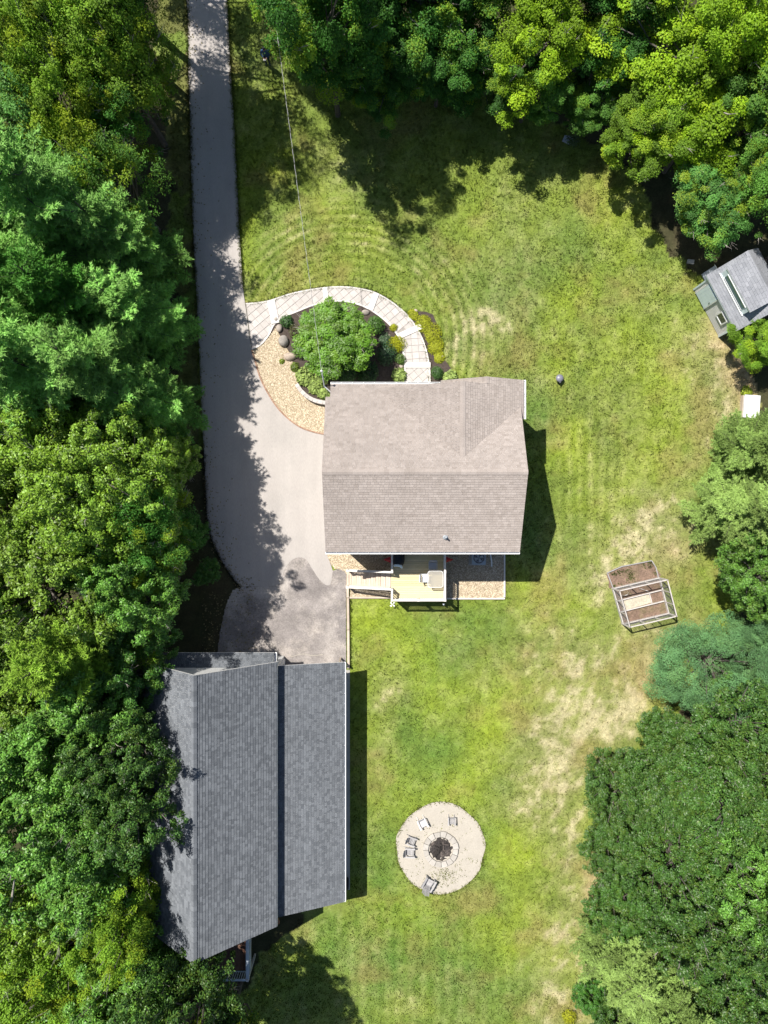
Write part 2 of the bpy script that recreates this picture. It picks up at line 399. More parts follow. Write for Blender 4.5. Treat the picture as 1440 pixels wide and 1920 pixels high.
def lawn_colour(x, y, fine=True):
    px = 720 + x * S0; py = 960 - y * S0
    n1 = vnoise(x, y, 5.0, 1); n2 = vnoise(x, y, 1.6, 2, 5, 0.65); n3 = vnoise(x, y, 0.55, 3, 3, 0.7); n4 = vnoise(x, y, 3.2, 4)
    # stretched noise: the lower right lawn runs in streaks
    a = R(62); u = x * math.cos(a) + y * math.sin(a); w = -x * math.sin(a) + y * math.cos(a)
    st = vnoise(u * 0.28, w, 0.75, 5, 4, 0.6)
    dry = blobs(px, py, [(1330, 650, 70, 70, .5), (1380, 720, 60, 90, .55), (1310, 800, 60, 90, .35), (1220, 1000, 110, 75, .75), (1130, 1080, 70, 60, .5), (1260, 1180, 70, 60, .6),
                         (1090, 1290, 140, 130, .60), (1170, 1330, 90, 90, .52), (1040, 1420, 85, 115, .52), (1060, 1600, 60, 160, .6), (1045, 1800, 55, 120, .55), (960, 1480, 90, 60, .2),
                         (740, 1290, 35, 40, .7), (720, 1400, 28, 80, .45), (905, 600, 45, 40, .65), (700, 460, 45, 20, .5), (830, 490, 28, 18, .5), (880, 660, 40, 30, .4),
                         (1180, 380, 40, 70, .4), (1000, 700, 200, 120, .12), (1150, 850, 150, 140, .18), (1020, 1230, 60, 60, .3), (620, 300, 60, 40, .3), (1010, 330, 120, 40, .22), (800, 1870, 160, 40, .2), (690, 1560, 30, 120, .12)])
    lush = blobs(px, py, [(1150, 370, 40, 60, .75), (1045, 680, 35, 60, .75), (460, 400, 30, 90, .8), (760, 1200, 90, 70, .65), (850, 1310, 90, 60, .75), (930, 1360, 40, 50, .75), (690, 1160, 45, 45, .4),
                          (1010, 1120, 40, 60, .35), (900, 1450, 120, 60, .4), (880, 1740, 120, 60, .35), (960, 1620, 50, 90, .45), (700, 1700, 80, 60, .3), (1190, 560, 120, 80, .2), (1230, 860, 80, 80, .45), (1170, 700, 120, 60, .35), (1060, 820, 40, 60, .3), (500, 330, 40, 40, .5), (540, 470, 60, 50, .2)])
    green = blobs(px, py, [(760, 1640, 130, 200, .35), (800, 1830, 180, 90, .3), (780, 1300, 120, 120, .25), (1010, 800, 40, 60, .7), (1000, 1000, 30, 90, .6), (870, 640, 25, 30, .6), (800, 1180, 60, 40, .3), (830, 1250, 60, 50, .5), (890, 1160, 80, 40, .5), (790, 1390, 60, 60, .55), (860, 1400, 60, 50, .4), (720, 1640, 60, 90, .5),
                           (640, 1760, 90, 60, .6), (760, 1760, 90, 70, .4), (900, 1560, 40, 90, .35), (930, 560, 40, 60, .3), (1080, 480, 90, 60, .25), (520, 520, 60, 30, .25), (1000, 880, 60, 60, .3), (870, 1850, 100, 40, .3)])
    # mowing rings round the front garden and up-and-down stripes beside the house
    rr = np.hypot(px - 650, (py - 640) * 1.02); ringm = np.exp(-((rr - 195) / 80) ** 2) * (px > 470) * (py < 740)
    rings = np.sin(rr / 2.7 + 1.5 * n1) * ringm
    stripes = np.sin((px + 6 * n4) / 3.2) * np.exp(-((px - 1090) / 70) ** 2) * np.exp(-((py - 900) / 130) ** 2)
    stripes += 0.7 * np.sin((px + 6 * n4) / 3.6) * np.exp(-((px - 800) / 180) ** 2) * np.exp(-((py - 1820) / 110) ** 2)
    d = dry * 0.82 + (n2 - .5) * .75 + (n1 - .5) * 0.5 + (st - .5) * 1.1 * np.clip((px - 930) / 150, 0, 1) * np.clip((py - 1080) / 120, 0, 1) + 0.08 + rings * .26 + stripes * .18 + (n3 - .5) * .55
    d = np.clip(d * (.6 + .7 * n3), 0, 1) ** 1.25
    l = np.clip(lush + (n4 - .5) * 1.5 + .22 + (n2 - .5) * .8, 0, 1)
    g = np.clip(green + (n1 - .45) * 1.1 + (n3 - .5) * .6, 0, 1)
    base = np.array((.132, .178, .034)); lu = np.array((.198, .258, .026)); gr = np.array((.068, .146, .026)); stw = np.array((.300, .270, .138)); pale = np.array((.40, .355, .23))
    c = base + (lu - base) * l[..., None]
    c = c + (gr - c) * (g * (1 - .6 * l))[..., None] * .8
    c = c + (stw - c) * (d * .78)[..., None]; c = c * (1 + .16 * rings + .12 * stripes)[..., None]
    pl = np.clip((d - .5) * 1.5 * (.35 + n3), 0, .55)
    c = c + (pale - c) * pl[..., None]
    # worn brown earth at the lawn's right edge
    be = np.clip(blobs(px, py, [(1400, 700, 35, 60, .9), (1350, 620, 30, 40, .5), (1110, 1740, 25, 60, .5), (1210, 1250, 25, 60, .5), (1260, 1030, 40, 30, .3), (455, 570, 10, 5, .8), (1115, 1660, 16, 60, .6)]) * (.5 + n2), 0, .8)
    c = c + (np.array((.38, .275, .165)) - c) * be[..., None]
    # browner tones here and there
    br = np.clip((vnoise(x, y, 2.3, 9, 4) - .55) * 2.2, 0, .5)
    c = c + (np.array((.21, .165, .065)) - c) * br[..., None]
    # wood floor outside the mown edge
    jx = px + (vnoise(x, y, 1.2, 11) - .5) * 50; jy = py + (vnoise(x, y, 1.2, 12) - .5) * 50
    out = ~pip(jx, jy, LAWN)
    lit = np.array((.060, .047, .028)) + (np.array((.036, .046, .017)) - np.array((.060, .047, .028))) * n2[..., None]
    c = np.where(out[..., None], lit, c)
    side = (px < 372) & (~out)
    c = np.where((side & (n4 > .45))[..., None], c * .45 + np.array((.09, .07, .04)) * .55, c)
    n5 = vnoise(x, y, 0.22, 13, 2); c = c * (0.62 + 0.50 * n3 + .50 * n5)[..., None]
    return c, d, out

# ------------------------------------------------------------------ ground
gmb = MB(); gmb.box(-420, 420, -420, 420, -0.6, -0.12)
tag(build('ground', gmb, M['litter']), kind='structure')

def lawn_material():
    m, t, out = nt_new('lawn')
    p = N(t, 'ShaderNodeBsdfPrincipled'); p.inputs['Roughness'].default_value = 0.9; p.inputs['Specular IOR Level'].default_value = 0.15
    a = attr(t, 'tone').outputs['Color']
    f = ramp(t, noise(t, 9, 3, 0.7), 0.25, 0.75, 0.66, 1.34)
    v = t.nodes.new('ShaderNodeVectorMath'); v.operation = 'SCALE'; t.links.new(a, v.inputs[0]); t.links.new(f, v.inputs['Scale'])
    f2 = ramp(t, noise(t, 30, 2, 0.6), 0.2, 0.8, 0.7, 1.3)
    v2 = t.nodes.new('ShaderNodeVectorMath'); v2.operation = 'SCALE'; t.links.new(v.outputs[0], v2.inputs[0]); t.links.new(f2, v2.inputs['Scale'])
    t.links.new(v2.outputs[0], p.inputs['Base Color'])
    t.links.new(p.outputs[0], out.inputs['Surface'])
    return m
M['lawn'] = lawn_material()
def colour_attr(me, c):
    at = me.attributes.new('tone', 'FLOAT_COLOR', 'POINT')
    at.data.foreach_set('color', np.concatenate([c, np.ones((len(c), 1))], 1).astype(np.float32).ravel())

st_ = 0.16
xs = np.arange(-29, 29.01, st_); ys = np.arange(-37, 37.01, st_)
gx, gy = np.meshgrid(xs, ys); gx = gx.ravel(); gy = gy.ravel()
gz = (vnoise(gx, gy, 1.5, 21, 3) - 1.0) * 0.045 - 0.004
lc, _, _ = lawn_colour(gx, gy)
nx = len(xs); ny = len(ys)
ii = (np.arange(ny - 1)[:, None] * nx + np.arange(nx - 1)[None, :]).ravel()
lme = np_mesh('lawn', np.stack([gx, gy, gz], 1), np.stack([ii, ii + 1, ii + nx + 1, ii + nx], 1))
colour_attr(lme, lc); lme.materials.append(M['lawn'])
tag(link('lawn', lme), kind='structure')

def grass_material():
    m, t, out = nt_new('grass_blade')
    p = N(t, 'ShaderNodeBsdfPrincipled'); p.inputs['Roughness'].default_value = 0.7; p.inputs['Specular IOR Level'].default_value = 0.2
    a = attr(t, 'tone').outputs['Color']; t.links.new(a, p.inputs['Base Color'])
    tr = t.nodes.new('ShaderNodeBsdfTranslucent'); t.links.new(a, tr.inputs['Color'])
    ms = t.nodes.new('ShaderNodeMixShader'); ms.inputs[0].default_value = 0.3
    t.links.new(p.outputs[0], ms.inputs[1]); t.links.new(tr.outputs[0], ms.inputs[2]); t.links.new(ms.outputs[0], out.inputs['Surface'])
    return m
M['grass'] = grass_material()

def blades(x, y, h, w, c, rs, per=4, spread=0.06, lean=0.7):
    """tufts of short blades, one triangle each"""
    n = len(x) * per
    bx = np.repeat(x, per) + rs.normal(0, 1, n) * np.repeat(spread if np.ndim(spread) else np.full(len(x), spread), per)
    by = np.repeat(y, per) + rs.normal(0, 1, n) * np.repeat(spread if np.ndim(spread) else np.full(len(x), spread), per)
    th = rs.uniform(0, 2 * np.pi, n); hh = np.repeat(h, per) * rs.uniform(.6, 1.2, n); ww = np.repeat(w, per)
    ln = rs.uniform(0.1, lean, n) * hh; ph = rs.uniform(0, 2 * np.pi, n)
    v = np.empty((n, 3, 3))
    v[:, 0] = np.stack([bx - np.cos(th) * ww, by - np.sin(th) * ww, np.full(n, -0.03)], 1)
    v[:, 1] = np.stack([bx + np.cos(th) * ww, by + np.sin(th) * ww, np.full(n, -0.03)], 1)
    v[:, 2] = np.stack([bx + np.cos(ph) * ln, by + np.sin(ph) * ln, hh], 1)
    cc = np.repeat(c, per, 0) * rs.uniform(.7, 1.3, (n, 1))
    return v.reshape(-1, 3), np.repeat(cc, 3, 0)

def free_lawn(x, y, margin=0):
    px = 720 + x * S0; py = 960 - y * S0
    ok = pip(px, py, LAWN)
    for poly in HARD: ok &= ~pip(px, py, poly)
    ok &= np.hypot(x - FIRE_C.x, y - FIRE_C.y) > FIRE_R + 0.02
    ok &= ~((px < 652) & (py > 1240) & (py < 1720))
    ok &= ~pip(px, py, [(1137, 1066), (1222, 1050), (1256, 1150), (1166, 1172)])
    ok &= ~pip(px, py, [(1300, 540), (1370, 500), (1440, 560), (1345, 640)])
    return ok
rs = np.random.RandomState(8)
gxr = rs.uniform(-25.5, 25.5, 230000); gyr = rs.uniform(-33.5, 33.5, 230000)
ok = free_lawn(gxr, gyr); gxr = gxr[ok]; gyr = gyr[ok]
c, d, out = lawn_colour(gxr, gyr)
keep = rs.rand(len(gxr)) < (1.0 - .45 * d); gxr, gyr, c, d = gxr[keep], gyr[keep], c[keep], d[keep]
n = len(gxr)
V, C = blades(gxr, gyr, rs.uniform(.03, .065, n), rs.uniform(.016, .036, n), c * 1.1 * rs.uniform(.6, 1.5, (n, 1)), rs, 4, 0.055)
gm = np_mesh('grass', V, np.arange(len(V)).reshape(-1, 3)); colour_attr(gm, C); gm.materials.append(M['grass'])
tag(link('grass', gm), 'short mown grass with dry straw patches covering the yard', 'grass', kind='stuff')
# coarser weed and grass clumps that speckle the lawn
wx = rs.uniform(-22, 25, 30000); wy = rs.uniform(-33, 28, 30000)
wpx = 720 + wx * S0; wpy = 960 - wy * S0
dens = blobs(wpx, wpy, [(1100, 600, 190, 260, 1.0), (900, 380, 200, 90, .55), (1200, 800, 120, 200, .7), (1120, 1270, 150, 90, .5), (1010, 1180, 120, 80, .5), (740, 1330, 60, 120, .6), (1180, 1100, 150, 120, .5)]) * (.4 + 1.2 * vnoise(wx, wy, 2.5, 31)) + .06
ok = free_lawn(wx, wy) & (rs.rand(len(wx)) < dens * .62); wx = wx[ok]; wy = wy[ok]
c, d, out = lawn_colour(wx, wy); n = len(wx)
V, C = blades(wx, wy, rs.uniform(.04, .085, n), rs.uniform(.018, .034, n), (c * .72 + np.array((.012, .02, .004))) * rs.uniform(.7, 1.3, (n, 1)), rs, 7, rs.uniform(.03, .09, n), 0.9)
gm = np_mesh('weed_clumps', V, np.arange(len(V)).reshape(-1, 3)); colour_attr(gm, C); gm.materials.append(M['grass'])
tag(link('weeds', gm), 'dark weed tufts scattered over the dry lawn', 'weeds', kind='stuff')

def edge_tufts(poly, n, seed, spread=3.0):
    r = np.random.RandomState(seed); P = np.array(poly); Q = np.roll(P, -1, 0); L = np.hypot(*(Q - P).T); k = r.choice(len(P), n, p=L / L.sum()); t = r.rand(n, 1)
    pp = P[k] * (1 - t) + Q[k] * t + r.normal(0, spread, (n, 2)) * r.rand(n, 1)
    return (pp[:, 0] - 720) / S0, (960 - pp[:, 1]) / S0
ex_, ey_ = [], []
for poly, n_, sd_ in ((smooth_curve(drive_left, 6) + smooth_curve(drive_left, 6)[::-1], 2600, 1), (smooth_curve(drive_right[2:], 6) + smooth_curve(drive_right[2:], 6)[::-1], 1500, 2), (walk_out + walk_out[::-1], 900, 3), ([(654, 1122), (655, 1250), (654, 1123)], 500, 4)):
    a_, b_ = edge_tufts(poly, n_, sd_); ex_.append(a_); ey_.append(b_)
ex_ = np.concatenate(ex_); ey_ = np.concatenate(ey_); c, d, out = lawn_colour(ex_, ey_); n = len(ex_)
V, C = blades(ex_, ey_, rs.uniform(.06, .11, n), rs.uniform(.018, .035, n), c * .9, rs, 4, .05, 1.0); V[:, 2] += .03
gm = np_mesh('edge_grass', V, np.arange(len(V)).reshape(-1, 3)); colour_attr(gm, C); gm.materials.append(M['grass'])
tag(link('edge_grass', gm), 'ragged grass creeping over the edges of the drive and walk', 'grass', kind='stuff')
r6 = np.random.RandomState(61); dl = np.array(smooth_curve(drive_left, 12)); kk = r6.randint(0, len(dl), 700)
fx = dl[kk, 0] + r6.exponential(14, 700) - 4; fy = dl[kk, 1] + r6.normal(0, 8, 700)
fx = np.concatenate([fx, r6.uniform(380, 480, 260)]); fy = np.concatenate([fy, r6.uniform(1110, 1230, 260)]); n = len(fx)
ang_ = r6.uniform(0, 6.28, n); sz = r6.uniform(.02, .045, n); X_ = (fx - 720) / S0; Y_ = (960 - fy) / S0
fv = np.stack([np.stack([X_ + sz * np.cos(ang_ + k * np.pi / 2) * (1 if k % 2 else 1.7), Y_ + sz * np.sin(ang_ + k * np.pi / 2) * (1 if k % 2 else 1.7), .045 + .012 * (k % 2) + r6.uniform(0, .01, n)], 1) for k in range(4)], 1).reshape(-1, 3)
fc = np.repeat(np.array((.20, .16, .09)) * r6.uniform(.6, 1.6, (n, 1)) + np.array((0, .03, 0)) * r6.rand(n, 1), 4, 0)
gm = np_mesh('fallen_leaves', fv, np.arange(n * 4).reshape(-1, 4)); colour_attr(gm, fc); gm.materials.append(M['grass'])
tag(link('fallen_leaves', gm), 'fallen leaves strewn along the shaded side of the driveway', 'leaves', kind='stuff')
# ------------------------------------------------------------------ driveway, pads, beds
def sheet(name, poly, z, m, kind='structure', z0=-0.1):
    mb = MB(); mb.prism(px_poly(poly), z0, z)
    return tag(build(name, mb, m), kind=kind)
sheet('driveway', DRIVE, 0.034, M['asphalt'])
pad = sheet('parking_pad', PAD, 0.022, M['asphalt_old'])
pgx, pgy = np.meshgrid(np.arange(340, 652, 3.0), np.arange(1040, 1262, 3.0)); pgx = pgx.ravel(); pgy = pgy.ravel()
inp = pip(pgx + 1.5, pgy + 1.5, PAD); pgx = pgx[inp]; pgy = pgy[inp]
gv = np.stack([np.stack([(pgx + a - 720) / S0, (960 - pgy - b) / S0, np.full(len(pgx), .026)], 1) for a, b in ((0, 3), (3, 3), (3, 0), (0, 0))], 1).reshape(-1, 3)
vx_ = gv[:, 0] * S0 + 720; vy_ = 960 - gv[:, 1] * S0
lo = vnoise(gv[:, 0], gv[:, 1], 1.6, 51, 5, .6); edge = np.minimum.reduce([np.hypot((vx_ - x) * .7, vy_ - y) for x, y in smooth_curve([(430, 1106), (452, 1100), (470, 1098), (498, 1100), (524, 1096), (532, 1075), (540, 1058)], 4)])
fade = np.clip(1.15 - edge / 42 + (lo - .5) * 1.6, 0, 1) * np.clip((560 - vx_) / 25, 0, 1) + np.clip((lo - .56) * 2.4, 0, .7)
pme = np_mesh('surface', gv, np.arange(len(gv)).reshape(-1, 4), np.clip(fade, 0, 1)); pme.materials.append(M['asphalt_old'])
link('surface', pme, pad)
sheet('foundation_bed', BED_M, 0.012, M['gravel'])
bedl = sheet('gravel_bed', BED_L, 0.012, M['gravel'])
bedr = sheet('gravel_bed', BED_R, 0.012, M['gravel'])
sheet('garden_bed', GARDEN, 0.03, M['mulch'])
sheet('planting_strip', STRIP, 0.02, M['mulch'])
sheet('footing_strip', GARAGE_APRON, 0.02, M['concrete'])

def pebbles(name, poly, n, seed, label):
    r = np.random.RandomState(seed); P = np.array(poly)
    px = r.uniform(P[:, 0].min(), P[:, 0].max(), n * 3); py = r.uniform(P[:, 1].min(), P[:, 1].max(), n * 3)
    ok = pip(px, py, poly); px = px[ok][:n]; py = py[ok][:n]; n = len(px)
    x = (px - 720) / S0; y = (960 - py) / S0
    s = r.uniform(.022, .055, n); th = r.uniform(0, 6.28, n); el = r.uniform(.6, 1.0, n)
    k = 5; ang = np.arange(k) * 2 * np.pi / k
    ring = np.stack([np.cos(ang)[None] * s[:, None], np.sin(ang)[None] * (s * el)[:, None]], 2)
    ct, sn = np.cos(th)[:, None], np.sin(th)[:, None]
    rx = ring[..., 0] * ct - ring[..., 1] * sn + x[:, None]; ry = ring[..., 0] * sn + ring[..., 1] * ct + y[:, None]
    v = np.zeros((n, k + 1, 3)); v[:, :k, 0] = rx; v[:, :k, 1] = ry; v[:, :k, 2] = 0.012
    v[:, k, 0] = x; v[:, k, 1] = y; v[:, k, 2] = .012 + s * .8
    b = (np.arange(n) * (k + 1))[:, None]
    f = np.stack([np.stack([b[:, 0] + j, b[:, 0] + (j + 1) % k, b[:, 0] + k], 1) for j in range(k)], 1).reshape(-1, 3)
    me = np_mesh(name, v.reshape(-1, 3), f, np.repeat(r.rand(n), k + 1)); me.materials.append(M['pebble'])
    return tag(link(name, me), label, 'gravel', kind='stuff')
pebbles('pebbles', BED_L, 6500, 1, 'tan river pebbles filling the curved bed by the driveway')
pebbles('pebbles', BED_R, 7500, 2, 'tan river pebbles in the square bed around the cooling unit')
pebbles('pebbles', BED_M, 5000, 3, 'tan river pebbles beside and under the deck stairs')

# brick edging of the curved bed
mb = MB(); ed = [W(x, y) for x, y in smooth_curve(bed_edge, 14)]
L_ = 0
for i in range(len(ed) - 1):
    p, q = ed[i], ed[i + 1]; d = (q - p)
    if d.length < 0.02: continue
    u = d.normalized(); mb.bar(p + u * .006 + Vector((0, 0, .03)), q - u * .006 + Vector((0, 0, .03)), .10, .09, rnd.random())
e = build('brick_edging', mb, M['brick']); tag(e, 'thin red brick edging between driveway and pebble bed', 'edging', kind='stuff')
# pale frame boards round the right bed
fr = thing('bed_edging', 'pale board edging around the gravel bed with the cooling unit', 'edging', W(883, 1121))
for a, b in (((836, 1122), (946, 1122)), ((945.5, 1119.5), (945.5, 1015))):
    mb = MB(); mb.bar(W(*a) + Vector((0, 0, .06)), W(*b) + Vector((0, 0, .06)), .09, .14); build('board', mb, M['rail'], fr)
# timber kerb beside the pad
kb = thing('pad_kerb', 'long pale timber kerb along the lawn side of the parking pad', 'kerb', W(652, 1180))
for a, b in (((652, 1077), (652, 1120)), ((652.3, 1121), (653, 1180)), ((653, 1181), (653.5, 1252))):
    mb = MB(); mb.bar(W(*a) + Vector((0, 0, .07)), W(*b) + Vector((0, 0, .07)), .15, .14, rnd.random()); build('timber', mb, M['timber'], kb)
kb2 = thing('bed_kerb', 'short pale timber along the lawn below the deck stairs', 'kerb', W(695, 1120))
mb = MB(); mb.bar(W(655.5, 1120) + Vector((0, 0, .06)), W(738, 1120) + Vector((0, 0, .06)), .12, .12); build('timber', mb, M['timber'], kb2)

# ------------------------------------------------------------------ paved walk
walk = sheet('walkway', WALK, 0.03, M['joint'])
def near_edge_clip(poly, line, keep_pt_side):
    cx = sum(p[0] for p in poly) / len(poly); cy = sum(p[1] for p in poly) / len(poly)
    best = min(range(len(line) - 1), key=lambda i: (line[i][0] + line[i + 1][0] - 2 * cx) ** 2 + (line[i][1] + line[i + 1][1] - 2 * cy) ** 2)
    for i in (best - 1, best, best + 1):
        if i < 0 or i > len(line) - 2: continue
        a, b = line[i], line[i + 1]; n = (b[1] - a[1], -(b[0] - a[0])); L = math.hypot(*n)
        n = (n[0] / L * keep_pt_side, n[1] / L * keep_pt_side)
        poly = clip_half(poly, n, n[0] * a[0] + n[1] * a[1] - .02)
        if len(poly) < 3: return []
    return poly
wo_ = [tuple(W(x, y)[:2]) for x, y in walk_out]; wi_ = [tuple(W(x, y)[:2]) for x, y in walk_in]
cnt = 0
def paver_at(poly, bounds_ok):
    global cnt
    cx = sum(p[0] for p in poly) / len(poly); cy = sum(p[1] for p in poly) / len(poly)
    if not bounds_ok(cx, cy): return
    poly = near_edge_clip(poly, wo_, 1 if OUT_SIGN > 0 else -1); 
    if not poly: return
    poly = near_edge_clip(poly, wi_, -1 if OUT_SIGN > 0 else 1)
    a_, b_ = W(462.5, 570), W(473.5, 656); nn_ = Vector((b_.y - a_.y, -(b_.x - a_.x))).normalized()
    if nn_.x > 0: nn_ = -nn_
    if len(poly) >= 3: poly = clip_half(poly, nn_, nn_.x * a_.x + nn_.y * a_.y)
    if len(poly) < 3 or area(poly) < .012: return
    mb = MB(); mb.prism(poly, 0.0, .052 + rnd.uniform(0, .008), rnd.random()); build('paver', mb, M['paver'], walk); cnt += 1
# outer line runs left to right over the top: interior lies to its right (clockwise) -> sign
OUT_SIGN = -1
wall_poly = [tuple(W(x, y)[:2]) for x, y in WALK]
def inside_walk(poly):
    X = np.array([p[0] for p in poly] + [sum(p[0] for p in poly) / len(poly)]); Y = np.array([p[1] for p in poly] + [sum(p[1] for p in poly) / len(poly)])
    return pip(X, Y, wall_poly).any()
ps = 0.43; ga = 0.012
straight = [(757, 618), (800, 618), (812, 682), (750, 682)]
for ang, zone in ((R(40), 'diag'), (R(4), 'str')):
    ca, sa = math.cos(ang), math.sin(ang)
    o0 = W(630, 620)
    for i in range(-22, 23):
        for j in range(-22, 23):
            long = (i + j) % 3 == 0
            q = [(i * ps + ga, j * ps + ga), (i * ps + ps - ga, j * ps + ga), (i * ps + ps - ga, j * ps + ps - ga), (i * ps + ga, j * ps + ps - ga)]
            q = [(o0.x + x * ca - y * sa, o0.y + x * sa + y * ca) for x, y in q]
            cx = sum(p[0] for p in q) / 4; cy = sum(p[1] for p in q) / 4
            pxx = 720 + cx * S0; pyy = 960 - cy * S0
            ins = (618 < pyy < 684 and pxx > 740)
            if ins != (zone == 'str'): continue
            if not inside_walk(q): continue
            paver_at(q, lambda a, b: True)
# pale stone bands across the walk
def band(p0, p1, w):
    mb = MB(); mb.bar(W(*p0) + Vector((0, 0, .06)), W(*p1) + Vector((0, 0, .06)), w, .10, rnd.random()); build('stone_band', mb, M['granite'], walk)
band((508, 563), (517, 607), .50); band((609.5, 539.5), (612, 568), .30); band((706, 550), (694, 582), .36); band((790, 612), (750, 630), .36); band((758, 685), (807, 685), .34)
mb = MB()
for line, off in ((walk_out, 1), (walk_in, -1)):
    pts = [W(x, y) for x, y in line]
    for i in range(len(pts) - 1):
        mb.bar(pts[i] + Vector((0, 0, .035)), pts[i + 1] + Vector((0, 0, .035)), .09, .07, rnd.random())
tag(build('border', mb, M['granite'], walk), kind='stuff')

# ------------------------------------------------------------------ roofs
def shingle_faces(mb, poly, zf, down, expo, tab, seed, lift=0.02, style='blend'):
    """courses of tabs over a convex part of a slope; poly in plan, zf the plane, down the downhill direction in plan"""
    r = random.Random(seed); d = Vector((down[0], down[1])).normalized(); e = Vector((-d.y, d.x))
    st = [(p[0] * e.x + p[1] * e.y, -(p[0] * d.x + p[1] * d.y)) for p in poly]     # s along the eave, t uphill
    s0 = min(p[0] for p in st); s1 = max(p[0] for p in st); t0 = min(p[1] for p in st); t1 = max(p[1] for p in st)
    slope = abs(zf(0, 0) - zf(d.x, d.y)); eh = expo / math.sqrt(1 + slope * slope)
    i0 = math.floor(t0 / eh); i1 = math.ceil(t1 / eh)
    for i in range(i0, i1):
        a = s0 - r.uniform(0, 2 * tab); k = r.randint(0, 1)
        base = r.uniform(-.06, .06)
        while a < s1:
            w = tab * (r.uniform(.7, 1.35) if style == 'blend' else (r.uniform(.75, 1.5) if k % 2 else r.uniform(.35, .75))); b = a + w; ta = i * eh; tb = ta + eh
            q = clip_convex([(a + .004, ta), (b - .004, ta), (b - .004, tb), (a + .004, tb)], st); a = b; k += 1
            if len(q) < 3 or area(q) < 1e-4: continue
            if style == 'blend': v = min(1, max(0, r.gauss(.55, .22) + base))
            else: v = (0.26 if r.random() < .5 else 0.68) + r.uniform(-.2, .2) + base
            P = []
            for (s_, t_) in q:
                x = e.x * s_ - d.x * t_; y = e.y * s_ - d.y * t_
                P.append((x, y, zf(x, y) + .004 + lift * (1 - (t_ - ta) / eh)))
            n = len(P)
            if sum(P[m - 1][0] * P[m][1] - P[m][0] * P[m - 1][1] for m in range(n)) < 0: P = P[::-1]
            low = [m for m in range(n) if P[m][2] > -99]
            mb.add(P + [(x, y, z - lift * .95) for x, y, z in P], [tuple(range(n))] + [(m, n + m, n + (m + 1) % n, (m + 1) % n) for m in range(n)], v)

def ridge_caps(mb, p, q, w, drop, n, seed):
    """overlapping caps along a ridge: each a bent pair of faces"""
    r = random.Random(seed); p = Vector(p); q = Vector(q); d = (q - p) / n; side = Vector((-d.y, d.x, 0)).normalized() * w
    for i in range(n):
        a = p + d * i; b = p + d * (i + 1.0); up = Vector((0, 0, .045)); u2 = Vector((0, 0, .032))
        dz = Vector((0, 0, drop))
        mb.add([a + up, b + u2, b + u2 + side - dz, a + up + side - dz, b + u2 - side - dz, a + up - side - dz], [(0, 1, 2, 3), (1, 0, 5, 4)], r.gauss(.6, .2))

def slab(mb, poly, zf, th=.16): mb.prism(poly, lambda x, y: zf(x, y) - th, lambda x, y: zf(x, y) - .003)

# ------------------------------------------------------------------ the house
house = thing('house', 'house with a tan shingled gable roof and front cross gable', 'house', (2.2, 2.2, 0))
XL, XR, YB, YR, YE, ZR = -3.30, 7.66, -2.257, 2.124, 6.5, 7.60
k1 = 2.4 / 4.38; k2 = 0.477
zback = lambda x, y: ZR - k1 * (YR - y)
zfront = lambda x, y: ZR - k1 * (y - YR)
GX, GZ, GY = 4.239, 7.163, 2.921
zgl = lambda x, y: GZ - k2 * (GX - x)
zgr = lambda x, y: GZ - k2 * (x - GX)
SX, SZ = 5.621, 6.504
zsl = lambda x, y: SZ - k2 * (SX - x)
vx = lambda y: GX - (GZ - zfront(0, y)) / k2          # left valley
P_back = [(XL, YB), (XR, YB), (XR, YR), (XL, YR)]
P_f = [[(XL, YR), (GX, YR), (GX, GY), (vx(YE), YE), (XL, YE)], [(-3.04, YE), (vx(YE), YE), (vx(7.3), 7.3), (-3.04, 7.3)], [(vx(7.03), 7.03), (3.2, 7.03), (3.2, 7.3), (vx(7.3), 7.3)], [(GX, YR), (XR, YR), (XR, 5.90), (GX, GY)]]
P_gl = [(GX, GY), (GX, 7.03), (vx(7.03), 7.03)]
P_gr = [[(GX, GY), (XR, 5.90), (XR, 7.03), (GX, 7.03)], [(SX, 7.03), (XR, 7.03), (XR, 7.4), (SX, 7.4)], [(XR, 5.23), (7.85, 5.23), (7.85, 7.4), (XR, 7.4)]]
P_sl = [(3.2, 7.03), (SX, 7.03), (SX, 7.4), (3.2, 7.4)]
rd = MB()
slab(rd, P_back, zback)
for p in P_f: slab(rd, p, zfront)
slab(rd, P_gl, zgl); [slab(rd, p, zgr) for p in P_gr]; slab(rd, P_sl, zsl)
roof = build('roof', rd, M['white'], house)
for nm, polys, zf, dn, sd in (('back', [P_back], zback, (0, -1), 1), ('front', P_f, zfront, (0, 1), 2), ('gl', [P_gl], zgl, (-1, 0), 3), ('gr', P_gr, zgr, (1, 0), 4), ('sl', [P_sl], zsl, (-1, 0), 5)):
    mb = MB()
    for k, p in enumerate(polys): shingle_faces(mb, p, zf, dn, .152, .21, sd * 10 + k)
    tag(build('shingles', mb, M['shingle_tan'], roof), kind='stuff')
mb = MB(); ridge_caps(mb, (XL, YR, ZR), (XR, YR, ZR), .15, .075, 40, 7); tag(build('ridge_cap', mb, M['shingle_tan'], roof), kind='stuff')
mb = MB(); ridge_caps(mb, (GX, 7.03, GZ), (GX, GY, GZ), .15, .065, 15, 8); tag(build('ridge_cap', mb, M['shingle_tan'], roof), kind='stuff')
mb = MB(); ridge_caps(mb, (SX, 7.4, SZ), (SX, 7.02, SZ), .13, .06, 2, 9); tag(build('ridge_cap', mb, M['shingle_tan'], roof), kind='stuff')
